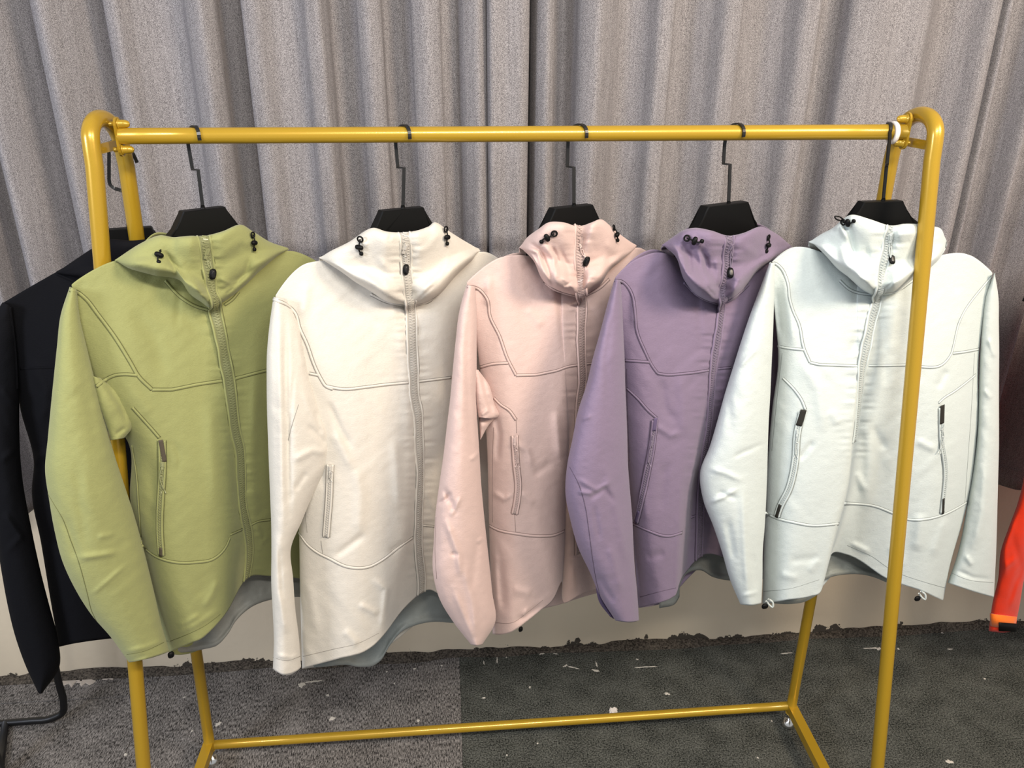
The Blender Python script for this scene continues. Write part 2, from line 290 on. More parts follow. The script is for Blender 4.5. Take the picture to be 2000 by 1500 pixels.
# ------------------------------------------------------------------ gold rack
def rack():
    root = empty('clothes_rack', (0, 0, 0), 'gold painted metal clothes rack carrying the hooded jackets', 'clothes rack')
    H = 1.8291*S; r = 0.0132
    rl, rr = PY(233, 266, 0), PY(1768, 257.5, 0)
    tube('top_rail', [rl+(rr-rl)*t for t in np.linspace(0, 1, 12)], 0.0128, M_gold, root, 20)
    ends = {}
    for side in (-1, 1):
        if side < 0: ft, fb, bt, bb = PY(184.5, 325, -.060), PY(280.5, 1500, -.165), PY(247, 325, .066), PY(407, 1438, .215)
        else: ft, fb, bt, bb = PY(1820, 315, -.066), PY(1713.5, 1499, -.20), PY(1739.5, 315, .066), PY(1549, 1361, .215)
        dn = fb-ft; fb2 = ft+dn*((0.045-ft[2])/dn[2]); dn = bb-bt; bb2 = bt+dn*((0.045-bt[2])/dn[2])
        zt = (PY(205, 234, -.03) if side < 0 else PY(1800, 226, -.03))[2]
        mid = (ft+bt)/2
        arc = []
        base = (ft[2]+bt[2])/2; hh = zt-base
        pts = [ft]
        fu = ft+np.array([0, .004, hh*0.45]); bu = bt+np.array([0, -.004, hh*0.45])
        for a in np.linspace(0, math.pi, 13):
            k = (1-math.cos(a))/2; p = fu*(1-k)+bu*k; p[2] += hh*0.55*math.sin(a); pts.append(p)
        pts.append(bt)
        path = np.concatenate([np.linspace(fb2, ft, 20)[:-1], smooth_path(pts, 40), np.linspace(bt, bb2, 20)[1:]])
        tube('end_frame', path, r, M_gold, root, 20)
        # flat crossbar near the top, between the two legs
        zc = (PY(200, 293, -.05) if side < 0 else PY(1790, 284, -.05))[2]
        def at(A, B, z): return A+(B-A)*((z-A[2])/(B[2]-A[2]))
        a, b = at(fb2, ft, zc), at(bb2, bt, zc)
        c = (a+b)/2; h = (b-a)/2; h = h*(1-r/np.linalg.norm(h))
        mesh('crossbar', *box_mesh(c, h, np.array([0.0022, 0, 0]), np.array([0, 0, 0.0075])), M_gold, root, smooth=False)
        for q in (a, b):
            pass
        # plate with two domed bolts
        xp = (rl if side < 0 else rr)[0]
        zt2 = (PY(222, 228, 0) if side < 0 else PY(1774, 219, 0))[2]; zb2 = (PY(236, 306, 0) if side < 0 else PY(1761, 292, 0))[2]
        pl = []; hw = 0.0125; th = 0.0018
        ang = list(np.linspace(0, math.pi, 9))
        out = [(hw*math.cos(t), zt2-hw+hw*math.sin(t)) for t in ang]+[(hw*math.cos(t), zb2+hw+hw*math.sin(t)) for t in np.linspace(math.pi, 2*math.pi, 9)]
        V = [(xp-th, y, z) for y, z in out]+[(xp+th, y, z) for y, z in out]; m = len(out)
        Fc = [tuple(range(m))[::-1], tuple(range(m, 2*m))]+[(i, (i+1) % m, (i+1) % m+m, i+m) for i in range(m)]
        po = mesh('mounting_plate', V, Fc, M_gold, root, smooth=False)
        for z in (zt2-.011, zb2+.011):
            s = -side
            ax = np.array([s, 0, 0.]); bc = np.array([xp, 0, z])
            prof = [(0.001, .0085), (.002, .0088), (.0022, .0066), (.010, .0066), (.0115, .0062), (.0145, .0056), (.0172, .0038), (.0184, .001)]
            V = []; nn = 14
            for dx, rr_ in prof:
                for k in range(nn):
                    t = 2*math.pi*k/nn; V.append(bc+ax*(dx+.0012)+np.array([0, math.cos(t)*rr_, math.sin(t)*rr_]))
            Fc = [tuple(f) for f in grid_faces(len(prof), nn, False, True)]+[tuple((len(prof)-1)*nn+i for i in range(nn))]
            mesh('bolt', V, Fc, M_gold, po)
            # back end of the bolt reaching the frame
            tube('bolt_shank', [bc-ax*.0015, bc-ax*0.012], .004, M_gold, po, 8)
        # floor bar
        zf = (PY(403, 1446, .215))[2]
        a, b = at(fb2, ft, zf*.8), at(bb2, bt, zf*.8)
        d = (b-a)/np.linalg.norm(b-a); sx = np.cross(d, [0, 0, 1]); sx /= np.linalg.norm(sx)
        mesh('floor_bar', *box_mesh((a+b)/2, (b-a)/2+d*.004, sx*.0125, np.array([0, 0, .0125])), M_gold, root, smooth=False)
        ends[side] = (bb2, bt, fb2)
        for q, up in ((bb2, bt), (fb2, ft)):
            f = q.copy()
            prof = [(.052, .0095), (.036, .0095), (.034, .005), (.024, .005), (.022, .011), (.012, .016), (.004, .020), (.0, .020), (.0, .0)]
            V = []; nn = 20
            for z, rr_ in prof:
                for k in range(nn):
                    t = 2*math.pi*k/nn; V.append((f[0]+math.cos(t)*rr_, f[1]+math.sin(t)*rr_, z))
            mesh('foot', V, [tuple(x) for x in grid_faces(len(prof), nn, False, True)], M_chrome, root)
    al = PY(412, 1455, .222); ar = PY(1546, 1378, .222)
    tube('lower_rail', [al+(ar-al)*t for t in np.linspace(-.004, 1.004, 8)], 0.0118, M_gold, root, 20)
    # white size ring on the right end of the rail
    c = PY(1744, 257, 0)
    V = []; prof = [(-.004, .0132), (-.004, .0178), (-.002, .0192), (.002, .0192), (.004, .0178), (.004, .0132)]; nn = 28
    for dx, rr_ in prof:
        for k in range(nn):
            t = 2*math.pi*k/nn; V.append((c[0]+dx, math.cos(t)*rr_, c[2]-.002+math.sin(t)*rr_))
    o = mesh('rail_ring', V, grid_faces(len(prof), nn, True, True), M_ring); prop(o, 'white plastic ring sleeved on the right end of the gold rail', 'ring')
    return rl, rr
RL, RR = rack()
def rail_pt(x):
    t = (x-RL[0])/(RR[0]-RL[0]); return RL+(RR-RL)*t

# ------------------------------------------------------------------ garment plane
class Plane:
    def __init__(s, O, phi):
        s.O = np.asarray(O, float); s.u = np.array([math.cos(phi), math.sin(phi), 0]); s.n = np.array([math.sin(phi), -math.cos(phi), 0])
    def pt(s, x, y, d):
        """photo x,y and distance d (m) in front of the garment's hanging plane"""
        x, y, d = np.broadcast_arrays(np.asarray(x, float), np.asarray(y, float), np.asarray(d, float))
        D = FW*F + RT*(x[..., None]-1000) + UP*(750-y[..., None])
        t = ((s.O-CAM)@s.n + d)/(D@s.n)
        return CAM + D*t[..., None]
def loft(curves, nu, nv, closed=False, smooth_u=True):
    R = np.stack([resample(c, nv) for c in curves])          # k,nv,3
    k = len(curves)
    if closed: R = np.concatenate([R, R[:1]])
    mid = R[:, nv//2, :2]; L = np.concatenate([[0], np.cumsum(np.linalg.norm(np.diff(R[..., :2], axis=0), axis=2).mean(1)+np.abs(np.diff(R[..., 2], axis=0)).mean(1)*900+4)])
    t = np.linspace(0, L[-1], nu, endpoint=not closed)
    if closed:
        R2 = np.concatenate([R[-2:-1], R, R[1:2]]); L2 = np.concatenate([[-(L[-1]-L[-2])], L, [L[-1]+L[1]]])
        out = catmull(R2.reshape(k+3, -1), L2, t)
    else: out = catmull(R.reshape(len(R), -1), L, t)
    return out.reshape(nu, nv, 3)
def cm(curves): return [[(p[0], p[1], (p[2] if len(p) > 2 else 0)*0.01) for p in c] for c in curves]
def wrinkle(G, mask, creases, base, seed, zip_line=None, fine=1.0):
    X, Y = G[..., 0], G[..., 1]; d = np.zeros(X.shape)
    d += base*0.0026*vnoise(X/62., Y/240., seed)
    a = 0.9; u = X*math.cos(a)+Y*math.sin(a); v = -X*math.sin(a)+Y*math.cos(a)
    w1 = np.clip(vnoise(X/90., Y/90., seed+9)+.15, 0, 1)
    d += base*fine*0.0011*vnoise(u/60., v/17., seed+1)*w1
    a = -0.7; u = X*math.cos(a)+Y*math.sin(a); v = -X*math.sin(a)+Y*math.cos(a)
    w2 = np.clip(vnoise(X/80.+7, Y/100., seed+10)+.1, 0, 1)
    d += base*fine*0.0010*vnoise(u/50., v/14., seed+2)*w2
    d += base*fine*0.00022*vnoise(X/9., Y/7., seed+3)
    for pts, w_, amp in creases:
        b, t, s = pdist(X, Y, C(pts)); tp = np.clip(np.sin(np.pi*np.clip(t, .02, .98))*1.6, 0, 1)
        d += amp*0.00135*np.exp(-(b/w_)**2)*tp
    if zip_line is not None:
        b, t, s = pdist(X, Y, zip_line)
        wv = vnoise(Y/6.5+s*13, X/70.+s*3, seed+5)
        d += 0.0017*wv*np.exp(-((b-17)/15.)**2)
    return d*mask

class Jacket:
    def __init__(J, name, O, phi, color, label, group, seed, lining=lin(150, 156, 156)):
        J.P = Plane(O, phi); J.seed = seed; J.bvh = {}
        J.root = empty(name, (O[0], O[1], 0.6), label, 'jacket', group)
        dk_ = max(color) < .02; J.fab = fabric(label.split(' hooded')[0]+' fabric', color, .85 if dk_ else .84, 0 if dk_ else .15, .4); J.c = color
        if dk_: J.fab.node_tree.nodes['Principled BSDF'].inputs['Specular IOR Level'].default_value = .08
        J.thread = fabric('thread', tuple(v*0.45 for v in color), 0.8, 0, 0)  # stitching colour, darkened to paint in the shade of the seam grooves
        J.welt = None
        J.welt = fabric('welt', tuple(min(1, v*1.02) for v in color), 0.7, .2, .1)
        
        if dk_: J.thread = J.welt = J.fab
        J.tape = fabric('zipper tape', tuple(v*0.62+0.03 for v in color), 0.6, .1, .3)
        J.teethm = plain('zipper teeth', tuple(min(1, v*0.8+0.04) for v in color), 0.3, 0.0, 0, 300, 0.7)
        J.linm = fabric('lining', lining, 0.45, 0.1, .4)
        J.trees = []
    def surf(J, name, curves, nu, nv, closed=False, creases=(), base=1.0, zipl=None, mat=None, front=None, label=None, track=True, seed=0, fine=1.0, edge=0):
        G = loft(cm(curves), nu, nv, closed)
        G[..., 2] += wrinkle(G, 1.0, creases, base, J.seed+seed, zipl, fine)
        V = J.P.pt(G[..., 0], G[..., 1], G[..., 2]).reshape(-1, 3)
        Q = grid_faces(nu, nv, closed)
        Vg = V.reshape(nu, nv, 3); nn_ = np.cross(Vg[1:, :-1]-Vg[:-1, :-1], Vg[:-1, 1:]-Vg[:-1, :-1]); dd_ = G[:-1, :-1, 2]; sel = dd_ > np.quantile(dd_, .75)
        if (nn_*(CAM-Vg[:-1, :-1])).sum(-1)[sel].sum() < 0: Q = Q[:, ::-1]
        o = mesh(name, V, Q, mat or J.fab, J.root)
        so = o.modifiers.new('thick', 'SOLIDIFY'); so.thickness = 0.0012; so.offset = -1
        if label: o['label'] = label
        if track: J.trees.append(BVHTree.FromPolygons([Vector(v) for v in V], [tuple(int(i) for i in q) for q in Q]))
        return o
    def hit(J, x, y):
        d = Vector(ray(x, y)).normalized(); best = None
        for t in J.trees:
            h = t.ray_cast(Vector(CAM), d)
            if h[0] is not None and (best is None or h[3] < best[2]):
                nn = h[1] if h[1].dot(d) < 0 else -h[1]; best = (np.array(h[0]), np.array(nn), h[3])
        return best
    def line(J, pts, step=3.0, smooth=True, it=2):
        P = np.array([(p[0], p[1]) for p in C(pts)]) if isinstance(pts, str) else np.asarray(pts, float)[:, :2]
        L = np.linalg.norm(np.diff(P, axis=0), axis=1).sum(); n = max(4, int(L/step))
        Q = resample(np.concatenate([P, np.zeros((len(P), 1))], 1), n, smooth)[:, :2]
        pos, nor, keep = [], [], []
        for i, q in enumerate(Q):
            h = J.hit(*q)
            if h is None: continue
            pos.append(h[0]); nor.append(h[1]); keep.append(q)
        if len(pos) < 4: return None
        pos = np.array(pos); nor = np.array(nor); raw = pos.copy()
        # calm depth jumps
        k = np.array([.25, .5, .25])
        for _ in range(it):
            pos[1:-1] = pos[:-2]*.25+pos[1:-1]*.5+pos[2:]*.25; nor[1:-1] = nor[:-2]*.3+nor[1:-1]*.4+nor[2:]*.3
        nor /= np.linalg.norm(nor, axis=1)[:, None]
        if it > 5:
            for _ in range(2):
                dl = np.clip(((raw-pos)*nor).sum(1), 0, .03); pos = pos+nor*dl[:, None]
                for _ in range(2): pos[1:-1] = pos[:-2]*.25+pos[1:-1]*.5+pos[2:]*.25
            pos = pos+nor*.0006
        T = np.gradient(pos, axis=0); T /= np.linalg.norm(T, axis=1)[:, None]+1e-12
        W = np.cross(T, nor); W /= np.linalg.norm(W, axis=1)[:, None]+1e-12
        return pos, W, nor, np.array(keep)
    def seam(J, pts, w=2.2, smooth=True, h=0.0007, stitch=True, side=1):
        r = J.line(pts, smooth=smooth)
        if r is None: return
        pos, W, n, _ = r
        hw = w*0.0007; h = .0012
        o = mesh('seam', *strip_mesh(pos+n*0.0003, W, n, hw, h), J.welt, J.root)
        if stitch:
            ps = []
            for s in (1, -1):
                p = pos+W*s*(hw+0.0004)+n*0.0003
                ps.append(strip_mesh(p, W, n, 0.0006, 0.00045))
            mesh('stitching', *join_meshes(ps), J.thread, o)  # stitch lines double as painted groove shade beside the welt
        return o
    def stitch(J, pts, smooth=True):
        r = J.line(pts, 2.0, smooth)
        if r is None: return
        pos, W, n, _ = r
        mesh('stitching', *strip_mesh(pos+n*.0002, W, n, 0.0005, 0.0004), J.thread, J.root)
    def zipper(J, pts, width=0.0088, teeth=0.0040, name='front_zipper', pull=None):
        r = J.line(pts, it=14)
        if r is None: return None
        pos, W, n, K = r
        root = mesh(name, *strip_mesh(pos+n*0.0014, W, n, width, 0.0006), J.tape, J.root)
        root['label'] = 'zipper tape with coil teeth'
        # welted edges on both sides
        for s in (-1, 1):
            e = strip_mesh(pos+W*s*(width+.0006)+n*.0014, W, n, 0.0018, 0.0016); mesh('zipper_edge', *e, J.welt, root)
            mesh('stitching', *strip_mesh(pos+W*s*(width+.0034)+n*.0004, W, n, 0.0004, 0.0004), J.thread, root)
        L = np.concatenate([[0], np.cumsum(np.linalg.norm(np.diff(pos, axis=0), axis=1))]); st = 0.0024
        Tn = np.arange(st, L[-1]-st, st); parts = []
        pi = np.stack([np.interp(Tn, L, pos[:, k]) for k in range(3)], 1); wi = np.stack([np.interp(Tn, L, W[:, k]) for k in range(3)], 1); ni = np.stack([np.interp(Tn, L, n[:, k]) for k in range(3)], 1)
        for i in range(len(Tn)-1):
            T = pi[i+1]-pi[i]; T /= np.linalg.norm(T)+1e-9; s = 1 if i % 2 else -1
            ax = wi[i]*teeth*.95+T*0.0007*s
            parts.append(box_mesh(pi[i]+ni[i]*.0026+wi[i]*s*teeth*.35, ax, T*0.0008, ni[i]*0.0007))
        if parts: prop(mesh('zipper_teeth', *join_meshes(parts), J.teethm, root, smooth=False), kind='stuff')
        return root
    def blob(J, name, c, U, V_, W_, a, b, d, mat, parent):
        """rounded ellipsoid-like bead"""
        vs = []; nn, mm = 14, 9
        for i in range(mm):
            f = -math.pi/2+math.pi*i/(mm-1)
            for k in range(nn):
                t = 2*math.pi*k/nn; ct = math.copysign(abs(math.cos(t))**.75, math.cos(t)); stt = math.copysign(abs(math.sin(t))**.75, math.sin(t))
                vs.append(c+U*a*math.cos(f)*ct+V_*b*math.cos(f)*stt+W_*d*math.sin(f))
        return mesh(name, vs, [tuple(x) for x in grid_faces(mm, nn, False, True)], mat, parent)
    def frame(J, x, y):
        h = J.hit(x, y)
        if h is None: p = J.P.pt(x, y, .06); n = J.P.n.copy()
        else: p, n = h[0], h[1]
        up = UP-n*(UP@n); up /= np.linalg.norm(up); rt = np.cross(up, n); return p, rt, up, n
    def pull(J, x0, y0, pts, ex, ey, parent, big=True, cord=None):
        """zip slider at x0,y0, cord through pts, rubber end at ex,ey"""
        p, r, u, n = J.frame(x0, y0); s = 1.0 if big else 0.8
        sl = mesh('zipper_slider', *join_meshes([box_mesh(p+n*.0035, r*.0038*s, u*.0055*s, n*.0014), box_mesh(p+n*.0058, r*.0013*s, u*.0042*s, n*.0013), box_mesh(p+n*.0045-u*.0075*s, r*.0026*s, u*.0045*s, n*.0008)]), J.teethm if not big else J.teethm, parent, smooth=False)
        path = []
        P = [(x0, y0+6)]+pts+[(ex, ey-7 if big else ey)]
        for q in P:
            h = J.frame(*q); path.append(h[0]+h[3]*.0042)
        path = smooth_path(path, 20); off = J.P.u*0.0014
        wob = np.sin(np.linspace(0, math.pi, 20))[:, None]*off*1.6
        A, B = tube_mesh(path+wob, .00105, 6), tube_mesh(path-wob, .00105, 6)
        kn = path[7]; bead = tube_mesh(np.array([kn-u*.0018, kn, kn+u*.0018]), [.0022, .0028, .0022], 8)
        mesh('pull_cord', *join_meshes([A, B, bead]), J.teethm, parent)
        p, r, u, n = J.frame(ex, ey)
        if big:
            J.blob('pull_tab', p+n*.006, r, u, n, .0058, .0092, .0034, M_black, parent)
            J.blob('pull_tab_recess', p+n*.0092, r, u, n, .0034, .0058, .0006, M_hook, parent)
        else:
            for k in (-1, 1): tube('cord_tail', [path[-1], path[-1]-u*.004+r*.002*k, path[-1]-u*.009+r*.004*k], .0011, J.teethm, parent, 6)
    def lock(J, x, y, ang=0.0, loop=None):
        """black cord lock: eyelet, barrel and cord end"""
        p, r, u, n = J.frame(x, y)
        c, s = math.cos(ang), math.sin(ang); a, b = r*c+u*s, -r*s+u*c
        root = J.blob('cord_lock', p+n*.005, a, b, n, .0072, .0042, .0042, M_black, J.root)
        e = p+b*.013+n*.002
        t = np.linspace(0, 2*math.pi, 17)[:-1]
        tube('eyelet', [e+a*.0045*math.cos(k)+b*.0045*math.sin(k) for k in t], .0014, M_black, root, 8, closed=True)
        tube('cord', smooth_path([e, p+b*.006+n*.005, p+n*.006, p-b*.007+n*.004, p-b*.011+a*.003+n*.003], 12), .0013, M_black, root, 6)
        J.blob('cord_end', p-b*.011+a*.003+n*.003, a, b, n, .0035, .0035, .003, M_black, root)
        if loop:
            pts = [J.P.pt(q[0], q[1], q[2]*.01) for q in loop]; tube('cord_loop', smooth_path(pts, 24), .0012, M_black, root, 6)
    def patch(J, name, pts, mat, w=3.0, parent=None, label=None, lift=.0040):
        r = J.line(pts, smooth=True)
        if r is None: return
        pos, W, n, _ = r
        o = mesh(name, *strip_mesh(pos+n*lift, W, n, w*.0005, .0006), mat, parent or J.root)
        if label: o['label'] = label
        return o
    def pocket(J, upper, zp, lower, pl, pull_pts, tail, w_up=4.5, w_lo=4, dark=None):
        dk = dark or J.dark
        root = J.zipper(zp, 0.0036, 0.0016, 'pocket_zipper')
        if root is None: return
        if upper: J.patch('zipper_garage', upper, dk, w_up*1.6, root)
        if lower: J.patch('zipper_garage', lower, dk, w_lo*1.6, root)
        if pl: J.pull(pl[0], pl[1], pull_pts, tail[0], tail[1], root, big=False)
    def torso(J, curves, backhem, creases=(), zipl=None, nu=230, nv=230, thick=5.0):
        cs = [C(c) if isinstance(c, str) else c for c in curves]
        bh = np.array(C(backhem))
        back = []
        for c in cs[::-1][1:-1]:
            q = []
            y0, y1 = c[0][1], c[-1][1]
            for p in c:
                t = (p[1]-y0)/(y1-y0); xb = p[0]; yb = np.interp(c[-1][0], bh[:, 0], bh[:, 1])-8
                q.append((xb, y0+(yb-y0)*t, -min(thick, 0.6+9*t*thick)))
            back.append(q)
        back = back[::2] if len(back) > 4 else back
        cs = [([(c[0][0], c[0][1]-28, max(.3, c[0][2]-1.6))]+list(c)) if c[0][1] > 528 and 1 < i < len(cs)-2 else c for i, c in enumerate(cs)]
        G = J.surf('body', cs+back, nu+70, nv, True, creases, 1.0, zipl)
        return G
    def lining(J, hem, d=-3.0, h=150, base=4.0):
        P = C(hem)
        cs = [[(x, y-h, d), (x, y-h*.5, d), (x+1, y-14, d), (x, y-4, d+.7), (x, y, d+.3), (x, y-3, d-.6)] for x, y in P]
        J.surf('lining', cs, 160, 36, False, (), base, None, J.linm, label='grey lining hanging below the front hem', seed=40, track=False)
    def hood(J, curves, backtop=None, creases=(), zipl=None, nu=240, nv=90, lip=14):
        cs = [C(c) for c in curves]; out = []
        k = len(cs)
        for i, c in enumerate(cs):
            e = min(i, k-1-i)
            f = min(1, e/2.0)*1.0
            c = list(c); a = c[0]; z = c[-1]; pv = c[-2]
            c = [(a[0], a[1]+7*f, a[2]-1.6*f), (a[0], a[1]+1.2*f, a[2]-.5*f)]+[(a[0], a[1]+.01, a[2])]*0+c[0:]
            c = c+[(z[0], z[1]+1.2*f, z[2]-.8*f), (z[0], z[1]-9*f, z[2]-2.2*f)]
            out.append(c)
        o = J.surf('hood', out, nu, nv, False, creases, 0.9, zipl, seed=20)
        # back half of the hood, hanging behind the hanger
        bt = backtop or None
        bc = []
        for i, c in enumerate(cs):
            e = min(i, k-1-i); a = c[0]; f = min(1, e/2.)
            yt = a[1]+9*f
            if bt is not None: yt = np.interp(a[0], [q[0] for q in C(bt)], [q[1] for q in C(bt)])
            bc.append([(a[0], yt, -1.8*f-.2), (a[0], yt+14*f+1, -4*f-.4), (a[0], a[1]+60*f+6, -7*f-.8), (a[0], a[1]+100*f+8, -5*f-.8)])
        J.surf('hood_back', bc, 80, 30, False, (), 1.0, None, seed=24, track=False)
        return o
    def sleeve(J, Ls, Rs, dL, dM, dB, creases=(), mid=.5, nu=96, nv=230, name='sleeve', base=1.0, cuff=True, bot=None, track=True, extra=None):
        """Ls/Rs: edge polylines; dL,dM,dB = depth profiles (top..bottom) of edges, front ridge, back"""
        L = np.array(C(Ls)); R = np.array(C(Rs)); n = 14
        a = resample(np.c_[L[:, :2], 0*L[:, 0]], n)[:, :2]; b = resample(np.c_[R[:, :2], 0*R[:, 0]], n)[:, :2]
        t = np.linspace(0, 1, n); f = lambda s: np.interp(t, np.linspace(0, 1, len(s)), s)
        dl, dm, db = f(dL), f(dM), f(dB)
        cur = []
        def mk(k, d, dy=0):
            p = a*(1-k)+b*k; p = p.copy()
            if bot is not None: p[-1] += np.array([0, bot*4*k*(1-k)+dy])
            return [(p[i, 0], p[i, 1], d[i]) for i in range(n)]
        m = mid
        cur = [mk(0, dl), mk(.12*m/.5, dl*.35+dm*.65), mk(m, dm), mk(1-.12*(1-m)/.5, dl*.35+dm*.65), mk(1, dl), mk(.85, dl*.35+db*.65), mk(.5, db), mk(.15, dl*.35+db*.65)]
        o = J.surf(name, cur, nu, nv, True, creases, base, None, seed=30, track=track, fine=1.25)
        return o

def ribbon3(P, W, hw, ht):
    P = np.asarray(P, float); T = np.gradient(P, axis=0); T /= np.linalg.norm(T, axis=1)[:, None]
    W = np.broadcast_to(np.asarray(W, float), P.shape).copy(); W -= T*(W*T).sum(1)[:, None]; W /= np.linalg.norm(W, axis=1)[:, None]
    Nn = np.cross(T, W)
    V = np.stack([P-W*hw-Nn*ht, P+W*hw-Nn*ht, P+W*hw+Nn*ht, P-W*hw+Nn*ht], 1).reshape(-1, 3); m = len(P)
    return V, [tuple(f) for f in grid_faces(m, 4, False, True)]+[(0, 1, 2, 3), tuple((m-1)*4+i for i in (3, 2, 1, 0))]
def hanger(P, top, base, stem, jog, railx, endx, label, O, front=False, armw=0.15, hookpts=None):
    """top=(xl,xr,y) base=(xl,xr,y) photo pixels of the flared neck; stem=(x,y) at socket"""
    root = empty('coat_hanger', (O[0], O[1], O[2]), label, 'hanger', None)
    A, B = P.pt(top[0], top[2], .011), P.pt(top[1], top[2], .011); Cc, D = P.pt(base[0], base[2], .011), P.pt(base[1], base[2], .011)
    ctr = (A+B)/2; u = P.u; z = np.array([0, 0, 1.])
    a0 = -np.linalg.norm((A-ctr)[:2]); a1 = -a0; zt = ctr[2]; zb = (Cc[2]+D[2])/2; b0 = ((Cc-ctr)@u); b1 = ((D-ctr)@u); bz = zt-zb
    # half outlines: neck flare then arm sloping down
    def half(s, a, b):
        w = abs(b)
        return [(0, 0), (abs(a)*.96, 0), (abs(a), -.003), (abs(a)+(w-abs(a))*.26, -bz*.40), (abs(a)+(w-abs(a))*.58, -bz*.74), (w, -bz), (w+.02, -bz-.02), (w+.06, -bz-.048), (armw, -bz-.078), (armw+.006, -bz-.09), (armw-.004, -bz-.096), (w+.06, -bz-.076), (w+.02, -bz-.058), (.03, -bz-.034), (0, -bz-.03)]
    for s, a, b in ((-1, a0, b0), (1, a1, b1)): pass
    R_ = half(1, a1, b1); L_ = half(-1, a0, b0)
    out = [(q[0], q[1]) for q in R_]+[(-q[0], q[1]) for q in L_[::-1][1:-1]]
    m = len(out); V = []
    for d, sc_ in ((.011, .0), (.0095, -.0016), (-.0095, -.0016), (-.011, .0)):
        pass
    lay = [(.011, 0.0015), (.0085, 0.0), (-.0085, 0.0), (-.011, 0.0015)]
    cx, cz = 0, -bz*.6
    for d, ins in lay:
        for (x, y) in out:
            vx, vz = x-cx, y-cz; l = math.hypot(vx, vz)+1e-9
            tp = max(0., abs(x)-abs(b1)-.005); p = ctr-P.n*.011+u*(x-ins*vx/l)+z*(y-ins*vz/l-min(tp, .06)*.75)+P.n*d*max(.3, 1-tp*9); V.append(p)
    Fc = [tuple(f) for f in grid_faces(4, m, False, True)]+[tuple(range(m))[::-1], tuple(3*m+i for i in range(m))]
    bm = bmesh.new(); vs = [bm.verts.new(v) for v in V]
    for f in Fc: bm.faces.new([vs[i] for i in f])
    bmesh.ops.triangulate(bm, faces=[f for f in bm.faces if len(f.verts) > 4]); bmesh.ops.recalc_face_normals(bm, faces=bm.faces)
    me = bpy.data.meshes.new('hanger_body'); bm.to_mesh(me); bm.free(); link('hanger_body', me, M_black, root)
    sk = P.pt(stem[0], stem[1], 0); 
    V, Fc = tube_mesh([sk-z*.006, sk-z*.002, sk+z*.004], [.0045, .0042, .003], 12); mesh('socket', V, Fc, M_hook, root)
    if hookpts is None:
        rp = PY(railx, 262, 0); rp = rail_pt(rp[0]); R0 = .0152
        jl = PY(jog[0], jog[1], 0.004); ju = PY(jog[2], jog[3], .0165); xe = PY(endx, 262, -.0155)[0]; xs_ = ju[0]
        us = PY(railx, 285, .0165)
        path = [sk-z*.002, sk*.5+jl*.5, jl, jl*.6+ju*.4+z*.0005, ju+z*.0, ju*.5+us*.5, us]
        arc = []
        for a in np.linspace(0, math.pi*1.12, 14):
            k = math.sin(min(1, a/(math.pi*1.12)*1.15)*math.pi/2)**1.2; arc.append(np.array([us[0]+(xe-us[0])*k, R0*math.cos(a), rp[2]+R0*math.sin(a)]))
        P1 = np.concatenate([np.array([[*sk]]), np.linspace(sk, jl, 6)[1:], np.linspace(jl, ju, 4)[1:], np.linspace(ju, us, 5)[1:], arc])
    else: P1 = hookpts
    # width direction: across the hook plane
    wd = np.array([1.0, 0.25, 0])
    V, Fc = ribbon3(P1, wd, .0028, .0013); mesh('hook', V, Fc, M_hook, root, smooth=False)
    return root

# ------------------------------------------------------------------ jackets on the gold rail
ZUP = np.array([0, 0, 1.0])
G_NAME = 'hooded softshell jackets hanging on the gold rail'
def start(label, color, stem, phi, seed, dark, lining=lin(150, 156, 156), Y=0.0):
    O = PY(stem[0], stem[1], Y); J = Jacket('jacket', O, math.radians(phi), color, label, G_NAME, seed, lining); J.dark = fabric('zipper garage fabric', dark, .7, 0, .1); J.O = O
    return J
# ---- green
J = start('olive green hooded zip jacket hanging nearest the left end of the gold rack', lin(149, 151, 98), (395, 406), 38, 3, lin(84, 76, 64), lin(140, 140, 134))
Z = C('397,463 405,514 411,559 419,604 430,655 438,700 446,738 453,796 461,853 465.6,868 470,932 473.6,996 484,1044 486,1085 480,1131')
J.torso(['140,556,0 152,620,0 172,720,0 200,800,0 250,864,0 256,985,0 275,1053,0 300,1160,0 331,1274,0',
 '222,510,.5 232,700,4 300,900,5.5 320,1085,6.2 345,1180,6.2 370,1257,6', '335,500,1 350,700,5 375,900,7 390,1080,7.5 403,1240,7',
 '392,520,2 425,740,5.5 440,900,6.8 447,1040,6.6 446,1120,6.3 444,1194,5.8', '413,590,3 446,740,5.4 470,932,4.6 484,1050,2.6 480,1132,1.2',
 '470,520,3 505,740,5 525,930,4 528,1125,0', '560,490,1 575,740,3 590,1000,1 588,1130,-.5', '632,520,0 640,740,0 640,1000,-1 630,1135,-2'],
 '331,1276 400,1268 422,1265 445,1239 461,1213 493,1185 528,1172 590,1166 630,1165',
 [('256,600 300,660 320,740', 16, -3), ('345,1225 370,1212 392,1200', 5, 2.5), ('395,1190 415,1160 425,1130', 7, 3), ('500,700 490,900 500,1080', 12, 4), ('290,880 300,980 295,1060', 14, -3),
  ('345,640 350,560', 7, -1.5), ('410,780 420,1000', 14, 3), ('340,860 352,900 345,930', 5, -1.2), ('500,1020 512,1060 526,1045', 5, 2), ('335,1240 380,1222 430,1190', 6, 2)], Z)
J.lining('334,1276 365,1274 400,1268 422,1262 445,1239 461,1213 493,1185 528,1172 560,1167 590,1166 625,1165')
